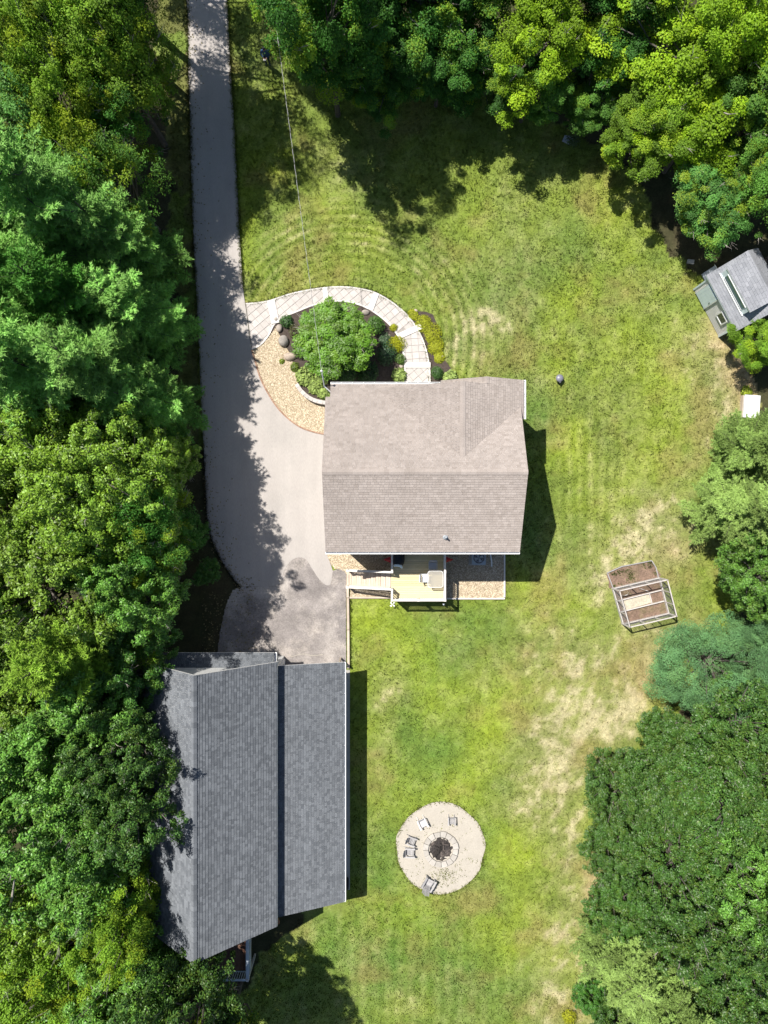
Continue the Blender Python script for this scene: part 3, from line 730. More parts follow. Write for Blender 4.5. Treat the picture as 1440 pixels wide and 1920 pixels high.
# walls
wm = MB()
wm.prism([(-3.0, -1.92), (7.36, -1.92), (7.36, YR), (-3.0, YR)], 0, lambda x, y: zback(x, y) - .17)
wm.prism([(-3.0, YR + .001), (7.36, YR + .001), (7.36, 5.6), (-3.0, 5.6)], 0, lambda x, y: min(zfront(x, y), 9) - .17)
wm.prism([(-2.78, 5.601), (7.5, 5.601), (7.5, 6.85), (-2.78, 6.85)], 0, 4.72)
wm.prism([(GX - 3.4, 6.2), (GX, 6.2), (GX, 6.86), (GX - 3.4, 6.86)], 4.721, lambda x, y: zgl(x, y) - .17)
wm.prism([(GX + .001, 6.2), (7.55, 6.2), (7.55, 6.86), (GX + .001, 6.86)], 4.721, lambda x, y: zgr(x, y) - .17)
wm.prism([(3.5, 6.87), (7.5, 6.87), (7.5, 7.15), (3.5, 7.15)], 0, 5.2)
wall = build('wall', wm, M['siding'], house)
def window_y(x, z, w, h, y, parent, face):
    f = MB(); s = face
    for (a, b, c_, d_) in ((x - w / 2 - .07, x + w / 2 + .07, z + h, z + h + .08), (x - w / 2 - .07, x + w / 2 + .07, z - .08, z), (x - w / 2 - .07, x - w / 2, z, z + h), (x + w / 2, x + w / 2 + .07, z, z + h), (x - w / 2, x + w / 2, z + h / 2 - .025, z + h / 2 + .025)):
        f.box(a, b, min(y, y + .05 * s), max(y, y + .05 * s), c_, d_)
    o = build('window', f, M['white'], parent)
    g = MB(); g.box(x - w / 2, x + w / 2, min(y + .003 * s, y + .02 * s), max(y + .003 * s, y + .02 * s), z, z + h); build('pane', g, M['glass'], o)
def window_x(y, z, w, h, x, parent, face):
    f = MB(); s = face
    for (a, b, c_, d_) in ((y - w / 2 - .07, y + w / 2 + .07, z + h, z + h + .08), (y - w / 2 - .07, y + w / 2 + .07, z - .08, z), (y - w / 2 - .07, y - w / 2, z, z + h), (y + w / 2, y + w / 2 + .07, z, z + h), (y - w / 2, y + w / 2, z + h / 2 - .025, z + h / 2 + .025)):
        f.box(min(x, x + .05 * s), max(x, x + .05 * s), a, b, c_, d_)
    o = build('window', f, M['white'], parent)
    g = MB(); g.box(min(x + .003 * s, x + .02 * s), max(x + .003 * s, x + .02 * s), y - w / 2, y + w / 2, z, z + h); build('pane', g, M['glass'], o)
for x, z in ((-1.6, 1.9), (5.6, 1.9), (-1.6, 3.9), (5.6, 3.9)): window_y(x, z, .9, 1.1, -1.92, house, -1)
for y in (-.2, 3.8): window_x(y, 2.0, .9, 1.2, 7.36, house, 1); window_x(y, 2.0, .9, 1.2, -3.0, house, -1)
mb = MB(); mb.box(1.2, 2.9, -1.98, -1.92, 1.5, 3.55); dr = build('door', mb, M['white'], house)
mb = MB(); mb.box(1.3, 2.0, -1.995, -1.981, 1.6, 3.45); mb.box(2.1, 2.8, -1.995, -1.981, 1.6, 3.45); build('pane', mb, M['glass'], dr)
# gutters: open white troughs with hangers
def gutter(p, q, out, z):
    p = Vector((p[0], p[1], z)); q = Vector((q[0], q[1], z)); o = Vector((out[0], out[1], 0)); up = Vector((0, 0, 1)); mb = MB()
    mb.bar(p + o * .06 - up * .10, q + o * .06 - up * .10, .11, .012)
    mb.bar(p + o * .116 - up * .045, q + o * .116 - up * .045, .016, .10)
    mb.bar(p + o * .012 - up * .045, q + o * .012 - up * .045, .012, .10)
    n = int((q - p).length / .6)
    for i in range(n + 1):
        c = p + (q - p) * (i / n); mb.bar(c + o * .0, c + o * .122, .03, .012)
    build('gutter', mb, M['white'], house)
gutter((XL, YB), (XR, YB), (0, -1), 5.13)
gutter((-3.04, 7.3), (3.19, 7.3), (0, 1), zfront(0, 7.3) - .06)
gutter((7.85, 5.23), (7.85, 7.4), (1, 0), zgr(7.85, 0) - .06)
mb = MB(); mb.tube([(7.2, -2.33, 5.0), (7.2, -2.0, 4.6), (7.2, -1.98, .3), (7.2, -2.3, .12)], .045, 6); build('downspout', mb, M['white'], house)
# plumbing vent on the back slope
c0 = W(836, 1007, 6.0); vzz = zback(0, c0.y)
mb = MB(); mb.tube([(c0.x, c0.y, vzz - .05), (c0.x, c0.y, vzz + .42)], [.05, .05], 10); mb.lathe((c0.x, c0.y, vzz), [(.16, -.03), (.15, .04), (.07, .1), (.05, .14)], 12); build('roof_vent', mb, M['metal'], house)
# electric service mast on the left front corner
ma = W(608, 724, 4.9); mt = W(603, 696, 6.2)
mb = MB(); mb.tube([(-2.86, 6.7, .9), (-2.86, 6.7, 4.4), tuple(ma), tuple(mt)], .035, 8); mb.lathe(tuple(mt), [(.05, -.03), (.075, .02), (.06, .10), (.02, .14)], 10)
build('service_mast', mb, M['white'], house)

# ------------------------------------------------------------------ back deck
deck = thing('deck', 'yellow wooden back deck with pale railings and side stairs', 'deck', (2.0, -3.6, 0))
DX0, DX1, DY0, DY1, DZ, RZ = 0.42, 3.74, -5.39, -1.94, 1.45, 2.38
bw = .137; y = DY0 + .02; i = 0
while y + bw < DY1:
    mb = MB(); mb.box(DX0 + .02, DX1 - .02, y, y + bw - .010, DZ - .035, DZ + rnd.uniform(0, .003), rnd.random()); build('deck_board', mb, M['deck'], deck); y += bw; i += 1
mb = MB(); mb.box(DX0, DX1, DY0 - .0, DY0 + .04, DZ - .28, DZ - .04); mb.box(DX0, DX0 + .04, DY0 + .041, DY1, DZ - .28, DZ - .04); mb.box(DX1 - .04, DX1, DY0 + .041, DY1, DZ - .28, DZ - .04)
for yy in (-4.9, -4.3, -3.7, -3.1, -2.5): mb.box(DX0 + .05, DX1 - .05, yy, yy + .04, DZ - .27, DZ - .04)
build('joists', mb, M['timber'], deck)
def post(p, z0, z1, w=.1, parent=deck, cap=True):
    mb = MB(); mb.box(p[0] - w / 2, p[0] + w / 2, p[1] - w / 2, p[1] + w / 2, z0, z1)
    if cap: mb.box(p[0] - w * .68, p[0] + w * .68, p[1] - w * .68, p[1] + w * .68, z1, z1 + .04)
    build('post', mb, M['rail'], parent)
def rail_run(p, q, parent=deck, m='rail', top=.115, step=.125, h=None):
    p = Vector(p); q = Vector(q); up = Vector((0, 0, 1)); hh = RZ - DZ if h is None else h
    mb = MB(); mb.bar(p + up * (hh - .02), q + up * (hh - .02), top, .04); build('top_rail', mb, M[m], parent)
    mb = MB(); mb.bar(p + up * .12, q + up * .12, .05, .05); build('bottom_rail', mb, M[m], parent)
    n = max(2, int((q - p).length / step))
    for i in range(1, n):
        c = p + (q - p) * (i / n); mb = MB(); mb.box(c.x - .02, c.x + .02, c.y - .02, c.y + .02, c.z + .145, c.z + hh - .041); build('baluster', mb, M[m], parent)
e_ = .06
SY0, SY1 = -4.70, -3.62
rail_run((DX0 + e_, DY1, DZ), (DX0 + e_, SY1 + .05, DZ))
rail_run((DX0 + e_, SY0 - .05, DZ), (DX0 + e_, DY0 + e_, DZ))
rail_run((DX0 + e_, DY0 + e_, DZ), ((DX0 + DX1) / 2, DY0 + e_, DZ)); rail_run(((DX0 + DX1) / 2, DY0 + e_, DZ), (DX1 - e_, DY0 + e_, DZ))
rail_run((DX1 - e_, DY0 + e_, DZ), (DX1 - e_, -3.6, DZ)); rail_run((DX1 - e_, -3.6, DZ), (DX1 - e_, DY1, DZ))
for p in ((DX0 + e_, SY1), (DX0 + e_, SY0), (DX0 + e_, DY0 + e_), ((DX0 + DX1) / 2, DY0 + e_), (DX1 - e_, DY0 + e_), (DX1 - e_, -3.6)): post(p, 0, RZ - .01)
# stairs going down to the left
NS = 9; X1s = DX0; X0s = W(650, 0, .2).x; run = (X1s - X0s) / NS
for i in range(NS):
    x1 = X1s - i * run; z = DZ - (i + 1) * DZ / (NS + .5)
    for k in (0, 1):
        mb = MB(); w2 = (run - .012) / 2; mb.box(x1 - run + k * w2 + .004, x1 - run + (k + 1) * w2 - .006, SY0 + .08, SY1 - .08, z - .035, z, rnd.random()); build('tread', mb, M['stair'], deck)
for yy in (SY0 + .06, SY1 - .06):
    mb = MB(); mb.bar((X1s, yy, DZ - .22), (X0s, yy, .1), .045, .26); build('stringer', mb, M['stair'], deck)
zl = DZ / (NS + .5) * .6
for yy in (SY0 + .02, SY1 - .02):
    rail_run((DX0, yy, DZ - .03), (X0s + .08, yy, .12), h=.92)
    post((X0s + .06, yy), 0, 1.06)

# grill under a black cover
g = thing('grill', 'grill under a black cover on the shaded end of the deck', 'grill', (.88, -2.65, DZ))
mb = MB()
for i in range(4):
    pass
ybk = [(-2.10, .50), (-2.35, .62), (-2.9, .64), (-3.15, .50)]
prof = [(.02, .34, .64), (.45, .36, .68), (.78, .37, .66), (1.02, .31, .56), (1.14, .16, .38)]
vv = []; ns = 20
for z, rx, ry in prof:
    for j in range(ns):
        t = 2 * math.pi * j / ns; wob = 1 + .05 * math.sin(5 * t + z * 3) * (1.2 - z)
        sx = math.copysign(abs(math.cos(t)) ** .5, math.cos(t)); sy = math.copysign(abs(math.sin(t)) ** .5, math.sin(t))
        vv.append((.88 + rx * sx * wob, -2.62 + ry * sy * wob, DZ + z))
ff = [(i * ns + j, i * ns + (j + 1) % ns, (i + 1) * ns + (j + 1) % ns, (i + 1) * ns + j) for i in range(len(prof) - 1) for j in range(ns)] + [tuple((len(prof) - 1) * ns + j for j in range(ns))]
mb.add(vv, ff); build('cover', mb, M['black'], g, smooth=True)
mb = MB(); 
mb.tube([(.62, -3.26, DZ + .86), (.70, -3.20, DZ + .95), (.86, -3.20, DZ + .97), (1.02, -3.26, DZ + .95), (1.08, -3.38, DZ + .88)], [.06, .09, .10, .09, .06], 8)
build('sunlit_edge', mb, M['trim_blue'], g)  # pale blue tube paints in the cover's sunlit edge beyond the eave shadow
for x in (.68, 1.08):
    for yy in (-2.25, -2.98):
        mb = MB(); mb.tube([(x, yy - .02, DZ + .05), (x, yy + .02, DZ + .05)], .05, 10); build('wheel', mb, M['dark_metal'], g)

# table with a frosted top
tb = thing('patio_table', 'square patio table with frosted rounded top against the deck railing', 'table', (3.1, -4.05, DZ))
def rrect(cx, cy, w, h, r, n=5):
    o = []
    for k, (sx, sy) in enumerate(((1, 1), (-1, 1), (-1, -1), (1, -1))):
        for j in range(n + 1):
            t = math.pi / 2 * (k + j / n); o.append((cx + sx * (w / 2 - r) + r * math.cos(t), cy + sy * (h / 2 - r) + r * math.sin(t)))
    return o
mb = MB(); mb.prism(rrect(3.12, -4.08, .92, 1.0, .16), DZ + .70, DZ + .715); build('table_top', mb, M['frosted'], tb)
mb = MB(); rr_ = rrect(3.12, -4.08, .92, 1.0, .16); mb.tube([(x, y, DZ + .70) for x, y in rr_ + rr_[:1]], .02, 6); build('rim', mb, M['plastic_w'], tb)
for sx in (-1, 1):
    for sy in (-1, 1):
        mb = MB(); mb.tube([(3.12 + sx * .33, -4.08 + sy * .37, DZ + .69), (3.12 + sx * .38, -4.08 + sy * .42, DZ + .005)], .02, 6); build('leg', mb, M['plastic_w'], tb)
def patio_chair(name, label, loc, rz, m, mb_back):
    t = thing(name, label, 'chair', loc, rz, None)
    mb = MB(); mb.box(-.23, .23, -.22, .22, .40, .43); build('seat', mb, M[m], t, local=True)
    mb = MB(); mb.add([(-.23, -.24, .42), (.23, -.24, .42), (.23, -.36, .90), (-.23, -.36, .90), (-.23, -.27, .42), (.23, -.27, .42), (.23, -.39, .90), (-.23, -.39, .90)], [(0, 1, 2, 3), (7, 6, 5, 4), (0, 4, 5, 1), (1, 5, 6, 2), (2, 6, 7, 3), (3, 7, 4, 0)]); build('backrest', mb, M[mb_back], t, local=True)
    for sx in (-1, 1):
        for sy in (-1, 1):
            mb = MB(); mb.tube([(sx * .21, sy * .2, .40), (sx * .24, sy * .24, .005)], .015, 6); build('leg', mb, M['metal'], t, local=True)
        mb = MB(); mb.tube([(sx * .25, -.28, .64), (sx * .26, .18, .64), (sx * .25, .2, .41)], .018, 6); build('arm', mb, M['metal'], t, local=True)
    return t
patio_chair('patio_chair', 'white patio chair left of the frosted table on the deck', (2.52, -4.02, DZ), R(-90), 'plastic_w', 'plastic_w')
patio_chair('patio_chair', 'grey patio chair in the shade above the frosted table', (2.98, -3.30, DZ), R(180), 'plastic_g', 'plastic_g')
# post lamps below the deck front
for px, lab in ((832, 'white globe lamp on a short stake below the deck corner'), (736, 'white pinwheel stake at the corner by the deck stairs')):
    b = W(px, 1133, .55)
    t = thing('garden_stake', lab, 'garden stake', (b.x, b.y, 0))
    mb = MB(); mb.tube([(b.x, b.y, -.05), (b.x, b.y, .5)], .012, 6); build('stake', mb, M['metal'], t)
    if px == 832: mb = MB(); mb.blob((b.x, b.y, .56), .075, .075, .075, 1, .02, sub=2); build('globe', mb, M['plastic_w'], t, smooth=True)
    else:
        for k in range(4):
            a = k * math.pi / 2 + .5; mb = MB(); u = Vector((math.cos(a), math.sin(a), 0)); v_ = Vector((-u.y, u.x, .3)); c_ = Vector((b.x, b.y, .52))
            mb.add([c_, c_ + u * .2, c_ + u * .13 + v_ * .1, c_ + Vector((0, 0, .03)), c_ + u * .2 + Vector((0, 0, .02)), c_ + u * .13 + v_ * .1 + Vector((0, 0, .02))], [(0, 2, 1), (3, 4, 5), (0, 1, 4, 3), (1, 2, 5, 4), (2, 0, 3, 5)]); build('blade', mb, M['plastic_w'], t)
# red pointed ornaments on both sides of the deck
for sgn, x0, lab in ((-1, DX0 - .0, 'red pointed ornament on the stair side of the deck railing'), (1, DX1 + .0, 'red pointed ornament on the gravel side of the deck railing')):
    t = thing('railing_ornament', lab, 'ornament', (x0, -2.9, 1.5))
    mb = MB(); y0 = -2.9
    mb.add([(x0, y0 - .2, 1.95), (x0, y0 + .2, 1.95), (x0, y0, 2.2), (x0 + sgn * .5, y0, 2.0), (x0, y0, 1.75)], [(0, 2, 3), (2, 1, 3), (1, 4, 3), (4, 0, 3), (0, 4, 1, 2)]); build('cone', mb, M['red'], t)
    mb = MB(); mb.tube([(x0, y0, 2.1), (x0 + sgn * .05, y0, 2.3), (x0 - sgn * .06, y0, 2.42)], .012, 6); build('hook', mb, M['dark_metal'], t)
# cooling unit
ac = W(898, 1046, .85)
t = thing('cooling_unit', 'blue grey square cooling unit with round fan grille on the gravel', 'air conditioner', (ac.x, ac.y, 0))
mb = MB(); mb.box(ac.x - .55, ac.x + .55, ac.y - .52, ac.y + .52, .0, .08); build('pad', mb, M['concrete'], t)
mb = MB()
mb.prism(rrect(ac.x, ac.y, .86, .86, .08), .08, .80); build('cabinet', mb, M['ac'], t)
mb = MB(); mb.lathe((ac.x, ac.y, .801), [(.36, 0), (.36, .01), (.30, .012)], 24); build('fan_well', mb, M['dark_metal'], t)
for k in range(4):
    a = k * math.pi / 2 + .4; u = Vector((math.cos(a), math.sin(a), 0)); w_ = Vector((-u.y, u.x, 0)); c_ = Vector((ac.x, ac.y, .82)); mb = MB()
    mb.add([c_ + u * .06 - w_ * .04, c_ + u * .27 - w_ * .10, c_ + u * .29 + w_ * .07 + Vector((0, 0, .03)), c_ + u * .06 + w_ * .04 + Vector((0, 0, .02))], [(0, 1, 2, 3)]); build('fan_blade', mb, M['metal'], t)
for k, rr2 in enumerate((.36, .25, .13)):
    mb = MB(); mb.tube([(ac.x + rr2 * math.cos(a), ac.y + rr2 * math.sin(a), .865) for a in np.linspace(0, 2 * math.pi, 25)], .010, 5); build('grille_ring', mb, M['ac'], t)
mb = MB()
for k in range(4):
    a = k * math.pi / 4; mb.bar((ac.x - .38 * math.cos(a), ac.y - .38 * math.sin(a), .86), (ac.x + .38 * math.cos(a), ac.y + .38 * math.sin(a), .86), .012, .012)
build('grille_spokes', mb, M['ac'], t)
mb = MB(); pb = W(922, 1062, .1); pt = W(922, 1036, 1.6)
mb.tube([tuple(pb), (pb.x - .02, pb.y + .35, .16), (pt.x, -2.03, .3), (pt.x, -2.03, 1.9)], .05, 8); tag(build('drain_pipe', mb, M['white']), 'white drain pipe elbow beside the cooling unit', 'pipe')

# ------------------------------------------------------------------ garage
garage = thing('garage', 'long garage with blue grey shingled roof and lower side lean-to', 'garage', (-8.0, -16, 0))
EX, EZ, RX, RZg, LX = -6.05, 5.0, -9.89, 8.42, -13.73
kg = (RZg - EZ) / (EX - RX); GY0, GY1 = -8.50, -23.49
zr_ = lambda x, y: RZg - kg * (x - RX); zl_ = lambda x, y: RZg - kg * (RX - x)
LTX0, LTX1, LZ0, LZ1 = -6.10, -2.39, 4.42, 2.80
kl = (LZ0 - LZ1) / (LTX1 - LTX0); zlt = lambda x, y: LZ0 - kl * (x - LTX0)
Pr = [(RX, GY1), (EX, GY1), (EX, GY0), (RX, GY0)]; Pl = [(LX, GY1), (RX, GY1), (RX, GY0), (LX, GY0)]; Plt = [(LTX0, -23.3), (LTX1, -23.3), (LTX1, -8.98), (LTX0, -8.85)]
PX0, PX1 = W(284, 0, 3.3).x, W(513, 0, 3.3).x; PYo = W(0, 1224, 3.0).y; PYi = -9.16
PYo = W(0, 1224, 3.2).y; kp = .37; zp = lambda x, y: 3.2 + kp * (PYo - y); Pp = [(PX0, PYi), (PX1, PYi), (PX1, PYo), (PX0, PYo)]
rd = MB(); slab(rd, Pr, zr_); slab(rd, Pl, zl_); groof = build('roof', rd, M['siding_grey'], garage)
rd = MB(); slab(rd, Plt, zlt, .12); lroof = build('lean_to_roof', rd, M['white'], garage)
rd = MB(); slab(rd, Pp, zp, .12); proof = build('pent_roof', rd, M['white'], garage)
for par, p, zf, dn, sd in ((groof, Pr, zr_, (1, 0), 31), (groof, Pl, zl_, (-1, 0), 32), (lroof, Plt, zlt, (1, 0), 33), (proof, Pp, zp, (0, 1), 34)):
    mb = MB(); shingle_faces(mb, p, zf, dn, .17 if par is not lroof else .16, .20, sd, style='dash'); tag(build('shingles', mb, M['shingle_grey'], par), kind='stuff')
mb = MB(); ridge_caps(mb, (RX, GY0, RZg), (RX, GY1, RZg), .15, .12, 55, 35); tag(build('ridge_cap', mb, M['shingle_grey'], groof), kind='stuff')
gw = MB()
gw.prism([(-13.4, -23.2), (RX, -23.2), (RX, -9.15), (-13.4, -9.15)], 0, lambda x, y: zl_(x, y) - .17)
gw.prism([(RX + .001, -23.2), (-6.35, -23.2), (-6.35, -9.15), (RX + .001, -9.15)], 0, lambda x, y: zr_(x, y) - .17)
gw.prism([(-6.349, -23.1), (-2.65, -23.1), (-2.65, -9.95), (-6.349, -9.95)], 0, lambda x, y: zlt(x, y) - .14)
build('wall', gw, M['siding'], garage)
for xa, xb in ((-13.0, -10.3), (-9.6, -6.9)):
    mb = MB()
    for k in range(4): mb.box(xa, xb, -9.15, -9.10, .05 + k * .56, .05 + k * .56 + .55)
    build('overhead_door', mb, M['white'], garage)
mb = MB()
for k in range(4): mb.box(-5.7, -3.0, -9.95, -9.90, .05 + k * .56, .05 + k * .56 + .55)
build('overhead_door', mb, M['white'], garage)
# brackets at the ends of the pent roof and the leaning brace at the lean-to corner
bx0 = PX1 + .03
mb = MB(); mb.bar((bx0 + .05, PYo - .05, 2.86), (bx0 + .05, PYi - .2, 3.15), .12, .14); mb.bar((bx0 + .05, PYi - .02, 2.2), (bx0 + .05, PYo - .12, 2.8), .10, .10); mb.box(bx0 - .01, bx0 + .11, PYi - .1, PYi + .02, 2.1, 3.2); build('bracket', mb, M['white'], garage)
gd = W(550, 1240, 1.0)
gutter_parent = house
mb = MB(); o_ = Vector((1, 0, 0)); 
p_ = Vector((LTX1, -23.3, LZ1 - .05)); q_ = Vector((LTX1, -8.98, LZ1 - .05)); up = Vector((0, 0, 1))
mb.bar(p_ + o_ * .05 - up * .09, q_ + o_ * .05 - up * .09, .10, .012); mb.bar(p_ + o_ * .105 - up * .04, q_ + o_ * .105 - up * .04, .014, .09)
for i in range(24): c_ = p_ + (q_ - p_) * (i / 23); mb.bar(c_, c_ + o_ * .11, .03, .012)
build('gutter', mb, M['white'], garage)
mb = MB(); mb.box(EX - .10, EX - .02, GY1 + .02, GY0 - .02, EZ - .34, EZ - .10); build('fascia', mb, M['siding_grey'], garage)
# timber brace and board at the lean-to corner
t = thing('gate_post', 'timber post with leaning board at the garage corner beside the kerb', 'post', W(640, 1240))
b = W(636, 1244, 0); 
mb = MB(); mb.bar((b.x + .1, b.y + .35, 0), (b.x + .1, b.y + .35, 1.7), .1, .1); build('upright', mb, M['timber'], t)
mb = MB(); mb.bar((b.x - .35, b.y + .1, .35), (b.x + .1, b.y + .38, 1.66), .09, .04); build('board', mb, M['timber'], t)
# open panel standing in front of the lean-to
t = thing('door_panel', 'pale panel standing open between the garage doors', 'panel', W(533, 1240))
b = W(534, 1250, 0); mb = MB(); mb.box(b.x - .03, b.x + .03, b.y - .2, b.y + .5, .03, 2.1); build('board', mb, M['white'], t)
mb = MB(); mb.box(b.x + .031, b.x + .05, b.y + .3, b.y + .4, 1.0, 1.1); build('handle', mb, M['dark_metal'], t)
# pale rope lying on the pad
mb = MB(); pts = [W(x, y) + Vector((0, 0, .045)) for x, y in smooth_curve([(541, 1228), (548, 1231), (558, 1228), (570, 1226), (585, 1229), (598, 1228), (606, 1227)], 5)]
mb.tube(pts, .02, 5); tag(build('rope', mb, M['sand']), 'pale rope lying on the asphalt before the garage', 'rope')
# tyre leaning on the lean-to wall
b = W(648, 1652); mb = MB()
ring = [(b.x + .12, b.y + .30 * math.cos(a), .31 + .27 * math.sin(a)) for a in np.linspace(0, 2 * math.pi, 25)]
mb.tube(ring, .085, 8, cap=False); tag(build('tyre', mb, M['black']), 'black tyre leaning on the garage side wall', 'tyre')

# porch behind the garage
porch = thing('porch', 'brown boarded porch with pale blue railing behind the garage', 'porch', (-8.5, -25, 0))
PZ, PR = 1.6, 2.55
bxl, bxr = W(319, 0, PR).x, W(464, 0, PR).x; byb = W(0, 1838, PR).y; byt = -23.21
n = 0; x = bxl
while x < bxr - .1:
    mb = MB(); mb.box(x, x + .145, byb, byt, PZ - .04, PZ, rnd.random()); build('deck_board', mb, M['brown_deck'], porch); x += .155
M['rail_blue'] = mat('rail_blue', (0.58, 0.66, 0.74), None, 0.5, 4, .08)
rail_run((bxr, byt, PZ), (bxr, byb, PZ), porch, 'rail_blue', .2, .13, PR - PZ)
rail_run((bxl, byb, PZ), ((bxl + bxr) / 2, byb, PZ), porch, 'rail_blue', .12, .13, PR - PZ); rail_run(((bxl + bxr) / 2, byb, PZ), (bxr, byb, PZ), porch, 'rail_blue', .12, .13, PR - PZ)
rail_run((bxl, byt, PZ), (bxl, byb, PZ), porch, 'rail_blue', .12, .13, PR - PZ)
for p in ((bxr, byb), (bxl, byb), ((bxl + bxr) / 2, byb)): post(p, 0, PR, .11, porch)
mb = MB(); mb.box(bxl, bxr, byb + .0, byb + .04, PZ - .3, PZ - .05); mb.box(bxr - .04, bxr, byb + .041, byt, PZ - .3, PZ - .05); build('skirt', mb, M['rail'], porch)
for x, yy, r_, lab in ((-6.9, -24.0, .22, 'terracotta pot on the porch nearest the garage wall'), (-6.55, -25.0, .17, 'small terracotta pot beside the porch railing')):
    mb = MB(); mb.lathe((x, yy, PZ), [(r_ * .6, 0), (r_, .3), (r_ * 1.08, .3), (r_ * 1.05, .36), (r_ * .85, .36), (r_ * .8, .3)], 14)
    tag(build('flower_pot', mb, mat('terracotta', (.42, .20, .12), None, .8, 5, .15)), lab, 'pot')

# ------------------------------------------------------------------ garden shed, upper right
A = W(1300.5, 543); B = W(1347, 631)
d2 = (B - A); LEN = d2.length; ang = math.atan2(d2.y, d2.x)      # local x along the front wall, local y = away behind it
shed = thing('shed', 'grey shed with slate roof, long dormer window and pale blue door', 'shed', A, ang)
sh = lambda nm, mb, m, par=None, **k: build(nm, mb, m, par or shed, local=True, **k)
WZ, RY, RZs, DEP = 2.3, 1.75, 3.95, 3.3
ks = (RZs - WZ) / (RY + .1); kb_ = (RZs - WZ) / (DEP + .1 - RY)
zs1 = lambda x, y: WZ + ks * (y + .1); zs2 = lambda x, y: RZs - kb_ * (y - RY)
sw = MB(); sw.prism([(0, .04), (LEN, .04), (LEN, RY), (0, RY)], 0, lambda x, y: zs1(x, y) - .1); sw.prism([(0, RY + .001), (LEN, RY + .001), (LEN, DEP), (0, DEP)], 0, lambda x, y: zs2(x, y) - .1)
sh('wall', sw, M['siding_grey'])
nb = 13
for i in range(nb):
    z0 = .05 + i * (WZ - .12) / nb; mb = MB(); h_ = (WZ - .12) / nb
    mb.add([(0, .04, z0), (LEN, .04, z0), (LEN, .0, z0), (0, .0, z0), (0, .04, z0 + h_ - .004), (LEN, .04, z0 + h_ - .004), (LEN, .02, z0 + h_ - .004), (0, .02, z0 + h_ - .004)], [(0, 1, 2, 3), (4, 7, 6, 5), (3, 2, 6, 7), (0, 3, 7, 4), (1, 5, 6, 2)], rnd.random()); sh('siding_board', mb, M['siding_grey'])
for x in (.0, LEN):
    mb = MB(); mb.box(x - .05, x + .05, -.03, .06, 0, WZ - .1); sh('corner_board', mb, M['trim_blue'])
P1 = [(-.25, -.12), (LEN + .22, -.12), (LEN + .22, RY), (-.25, RY)]; P2 = [(-.25, RY), (LEN + .22, RY), (LEN + .22, DEP + .15), (-.25, DEP + .15)]
rd = MB(); slab(rd, P1, zs1, .09); slab(rd, P2, zs2, .09); sroof = sh('roof', rd, M['trim_blue'])
for p, zf, dn, sd in ((P1, zs1, (0, -1), 41), (P2, zs2, (0, 1), 42)):
    mb = MB(); shingle_faces(mb, p, zf, dn, .15, .3, sd); tag(sh('shingles', mb, M['shingle_slate'], sroof), kind='stuff')
mb = MB(); ridge_caps(mb, (-.25, RY, RZs + .02), (LEN + .22, RY, RZs + .02), .14, .1, 12, 43); tag(sh('ridge_cap', mb, M['shingle_slate'], sroof), kind='stuff')
# dormer
dx0, dx1, dy = .12, LEN - .48, .42
dzb = zs1(0, dy); dzt = dzb + .88; kd = (RZs + .05 - dzt) / (RY - dy + .12)
zd = lambda x, y: dzt + kd * (y - dy + .12)
dm = MB(); dm.prism([(dx0, dy), (dx1, dy), (dx1, RY - .02), (dx0, RY - .02)], lambda x, y: zs1(x, y) - .05, lambda x, y: zd(x, y) - .09); dormer = sh('dormer', dm, M['trim_blue'])
Pd = [(dx0 - .1, dy - .03), (dx1 + .1, dy - .03), (dx1 + .1, RY), (dx0 - .1, RY)]
rd = MB(); slab(rd, Pd, lambda x, y: zd(x, y) + .01, .07); sh('dormer_roof', rd, M['white'], dormer)
mb = MB(); shingle_faces(mb, Pd, lambda x, y: zd(x, y) + .015, (0, -1), .17, .33, 44); tag(sh('shingles', mb, M['shingle_slate'], dormer), kind='stuff')
mb = MB(); mb.box(dx0 + .32, dx1 - .32, dy - .03, dy - .004, dzb + .22, dzb + .66); dw = sh('dormer_window', mb, M['teal_glass'], dormer)
for a in (.16, .67): 
    mb = MB(); mb.box(dx0 + .28, dx1 - .28, dy - .045, dy - .003, dzb + a, dzb + a + .05); sh('window_trim', mb, M['white'], dormer)
mb = MB(); mb.box(dx0 - .05, dx1 + .05, dy - .075, dy - .003, dzb - .02, dzb + .05); sh('sill_board', mb, M['white'], dormer)
# door and window in the front wall
mb = MB(); mb.box(.28, 1.38, -.05, .0, .1, 1.92); sd = sh('door', mb, M['trim_blue'])
for x in (.24, 1.36):
    mb = MB(); mb.box(x, x + .06, -.06, -.002, .05, 1.98); sh('door_trim', mb, M['white'], sd)
for i in range(5):
    mb = MB(); mb.box(.31 + i * .212, .31 + i * .212 + .2, -.062, -.051, .14, 1.88); sh('door_board', mb, M['trim_blue'], sd)
mb = MB(); mb.box(1.24, 1.27, -.10, -.064, .95, 1.1); sh('handle', mb, M['dark_metal'], sd)
f = MB()
for (a, b_, c_, e2) in ((2.1, 2.85, 1.72, 1.80), (2.1, 2.85, .98, 1.06), (2.1, 2.18, 1.06, 1.72), (2.77, 2.85, 1.06, 1.72)): f.box(a, b_, -.06, -.003, c_, e2)
wf = sh('window', f, M['white'])
for i in range(2):
    mb = MB(); mb.box(2.18 + i * .3, 2.47 + i * .3, -.03, -.004, 1.06, 1.72); sh('pane', mb, M['glass'], wf)
